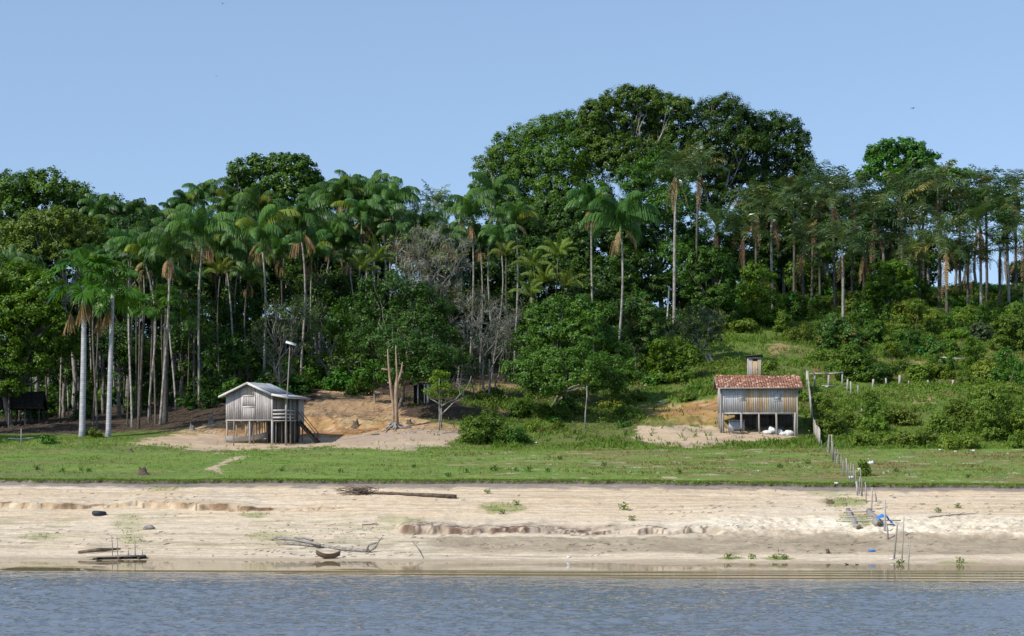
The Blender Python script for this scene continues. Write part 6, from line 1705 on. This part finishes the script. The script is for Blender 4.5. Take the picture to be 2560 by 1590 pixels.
# ------------------------------------------------------------------ ground cover nobody could count
def blades(name, x, y, hgt, wid, m, seed, lean=.35, per=3, tint=None):
    rng = np.random.RandomState(seed); n = len(x); z = terrain(x, y)
    B = np.stack([x, y, z - .02], 1); B = np.repeat(B, per, 0) + np.c_[rng.normal(size=(n * per, 2)) * wid * 1.2, np.zeros(n * per)]
    h = np.repeat(hgt, per) * rng.uniform(.6, 1.2, n * per)
    a = rng.rand(n * per) * 6.283; wv = np.stack([np.cos(a), np.sin(a), a * 0], 1) * (wid * .5)
    tip = B + np.c_[rng.normal(size=(n * per, 2)) * lean * h[:, None], h]
    mid = B + (tip - B) * .55 + np.array([0, 0, 1]) * (h * .08)[:, None]
    V = np.stack([B - wv, B + wv, mid + wv * .8, mid - wv * .8, tip + wv * .15, tip - wv * .15], 1).reshape(-1, 3)
    o = (np.arange(n * per) * 6)[:, None]
    mb = MB(); tt = np.repeat(tint if tint is not None else rng.rand(n), per) * .7 + rng.rand(n * per) * .3
    mb.add(V, np.vstack([o + np.array([0, 1, 2, 3]), o + np.array([3, 2, 4, 5])]), None, np.repeat(tt, 6))
    tag(mb.obj(name, M[m]), kind="stuff")

def scatter(n, u0, u1, d0, d1, dens, seed):
    rng = np.random.RandomState(seed)
    d = np.sqrt(rng.uniform(d0 ** 2, d1 ** 2, n)); u = rng.uniform(u0, u1, n); x = (u - 1280) * d / F
    z = terrain(x, d); v = VH + (H - z) * F / d
    k = rng.rand(n) < dens(u, v, x, d)
    return x[k], d[k]

def lawn_d(u, v, x, y):
    s = y + .085 * np.clip(x, -45, 45); e, _, _ = edges(x)
    return np.clip(.35 + .9 * fbm(x * .5, y * .6, 3) + .8 * sstep(143, 148, y), .03, 1) * (s > e + .05) * (1 - .96 * bare(u, v))
x, y = scatter(60000, -200, 2760, 115, 152, lawn_d, 1)
n1 = fbm(x * .3, y * .4, 3)
blades("lawn_grass", x, y, np.clip(.07 + .10 * np.clip(n1, 0, 1) + .10 * sstep(143, 149, y), .04, .4), .035, 'grass', 2)
def rim_d(u, v, x, y):
    s = y + .085 * np.clip(x, -45, 45); e, _, _ = edges(x)
    return ((s > e - .02) & (s < e + .35)).astype(float)
x, y = scatter(220000, -200, 2760, 114, 123, rim_d, 3)
blades("edge_grass", x, y, np.full(len(x), .13), .03, 'grass', 4, .6)
def dry_d(u, v, x, y):
    return np.clip(-.1 + 1.6 * fbm(x * .35 + 30, y * .6, 3), 0, 1) * (1 - bare(u, v)) * (.25 + .75 * sstep(900, 1300, u)) * (y > 122)
x, y = scatter(30000, -200, 2760, 122, 150, dry_d, 5)
blades("dry_grass", x, y, np.full(len(x), .16), .035, 'weed_dry', 6)
def weed_d(u, v, x, y):
    left = (u < 1150) | ((u < 1560) & (v < 965))
    left |= (poly(u, v, [(560,1090),(1160,1090),(1160,1060),(1000,940),(560,940)]) > 0)
    return np.where(left, .03, np.clip(.55 + .9 * fbm(x * .25 + 60, y * .3, 3), 0, 1)) * (1 - .88 * bare(u, v)) * (v < 1122)
x, y = scatter(95000, 1000, 2760, 146, 240, weed_d, 7)
blades("hillside_weeds", x, y, np.clip(.28 + .45 * fbm(x * .4, y * .4, 3), .12, .8), .09, 'weed', 8, .55)
x, y = scatter(30000, 1000, 2760, 148, 240, lambda u, v, x, y: weed_d(u, v, x, y) * np.clip(1.4 * fbm(x * .2 + 90, y * .25, 3), 0, 1), 9)
blades("dry_weeds", x, y, np.full(len(x), .40), .07, 'weed_dry', 10, .5)
def tangle_d(u, v, x, y):
    a = ((u > 2030) & (v > 850) & (v < 1116)) * np.clip(.45 + 1.3 * fbm(x * .22 + 12, y * .3, 3), 0, 1)
    b = poly(u, v, [(1150,1060),(1220,1000),(1380,985),(1560,960),(1590,1040),(1480,1085),(1250,1110)]) * np.clip(.4 + 1.3 * fbm(x * .3 + 2, y * .4, 3), 0, 1)
    c = ((u > 1500) & (u < 2030) & (v > 780) & (v < 990)) * np.clip(-.05 + 1.0 * fbm(x * .25 + 22, y * .3, 3), 0, 1)
    return np.maximum(np.maximum(a, b), c) * (1 - .95 * bare(u, v))
x, y = scatter(42000, 1100, 2760, 146, 205, tangle_d, 21)
rng = np.random.RandomState(22); n = 5
hz = np.clip(.25 + .9 * fbm(x * .35 + 7, y * .4, 3), .1, .9)
C = np.repeat(np.stack([x, y, terrain(x, y)], 1), n, 0) + rng.normal(size=(len(x) * n, 3)) * (.22, .22, 0); C[:, 2] += rng.rand(len(C)) * np.repeat(hz, n)
mb = MB(); mb.leaves(C, unit(rng.normal(size=(len(C), 3)) * .7 + (-.2, -.3, .7)), .17 * rng.uniform(.6, 1.4, len(C)), rng, .55, np.repeat(rng.rand(len(x)), n) * .5 + .5 * rng.rand(len(C)))
tag(mb.obj("undergrowth", M['leaf_hill']), kind="stuff")
def beach_d(u, v, x, y):
    p = np.zeros_like(u)
    for (pu, pv, ru, rv, k) in ((400,1220,60,9,.8),(470,1212,40,8,.7),(640,1286,40,8,.5),(330,1345,40,14,.5),(100,1340,60,12,.4),(1260,1268,55,12,.8),(2110,1255,60,13,.8),(2140,1300,50,22,.6),(1830,1396,40,5,.8),(1945,1396,40,5,.8),(2245,1410,30,7,.6),(690,1340,80,16,.35),(320,1310,40,25,.3),(900,1330,90,18,.2)):
        p = np.maximum(p, k * (((u - pu) / ru) ** 2 + ((v - pv) / rv) ** 2 < 1))
    return p * .5
x, y = scatter(40000, -50, 2600, 95, 119, beach_d, 11)
blades("beach_grass", x, y, np.full(len(x), .09), .03, 'weed', 12)
# twigs and dead sticks scattered over the beach, leaf litter under the trees
def litter(name, x, y, L, m, seed, flat=.04):
    rng = np.random.RandomState(seed); n = len(x); z = terrain(x, y)
    a = rng.normal(size=n) * .5; ln = L * rng.uniform(.3, 1.4, n)
    A = np.stack([x, y, z + .02], 1); D = np.stack([np.cos(a) * ln, np.sin(a) * ln, rng.rand(n) * flat * 2], 1)
    w = np.stack([-np.sin(a), np.cos(a), a * 0], 1) * .018; up = np.array([0, 0, .025])
    V = np.stack([A - w, A + w, A + up, A + D - w, A + D + w, A + D + up], 1).reshape(-1, 3)
    o = (np.arange(n) * 6)[:, None]
    mb = MB(); mb.add(V, np.vstack([o + np.array([0, 3, 5, 2]), o + np.array([1, 2, 5, 4]), o + np.array([0, 1, 4, 3])]), None, np.repeat(rng.rand(n), 6))
    tag(mb.obj(name, M[m]), kind="stuff")
x, y = scatter(3200, -50, 2620, 96, 118, lambda u, v, x, y: np.clip(.12 + .8 * fbm(x * .2 + 5, y * .5, 3), 0, 1), 13)
litter("twig_debris", x, y, .22, 'drift_dark', 14)
x, y = scatter(14000, 0, 1600, 152, 200, lambda u, v, x, y: .7 * (v < 1085), 15)
litter("leaf_debris", x, y, .35, 'drift_dark', 16, .12)
rng = np.random.RandomState(17)
x, y = scatter(200, 1150, 2600, 118, 146, lambda u, v, x, y: np.clip(.1 + fbm(x * .2 + 15, y * .3, 2), 0, 1), 18)
mb = MB(); z = terrain(x, y)
for a, b, c in zip(x, y, z):
    V, Q = blob(rng, rng.uniform(.02, .05), 1.4, 1, .7, 4, 6); mb.add(V + (a, b, c + .02), Q)
tag(mb.obj("paper_debris", M['white']), kind="stuff")
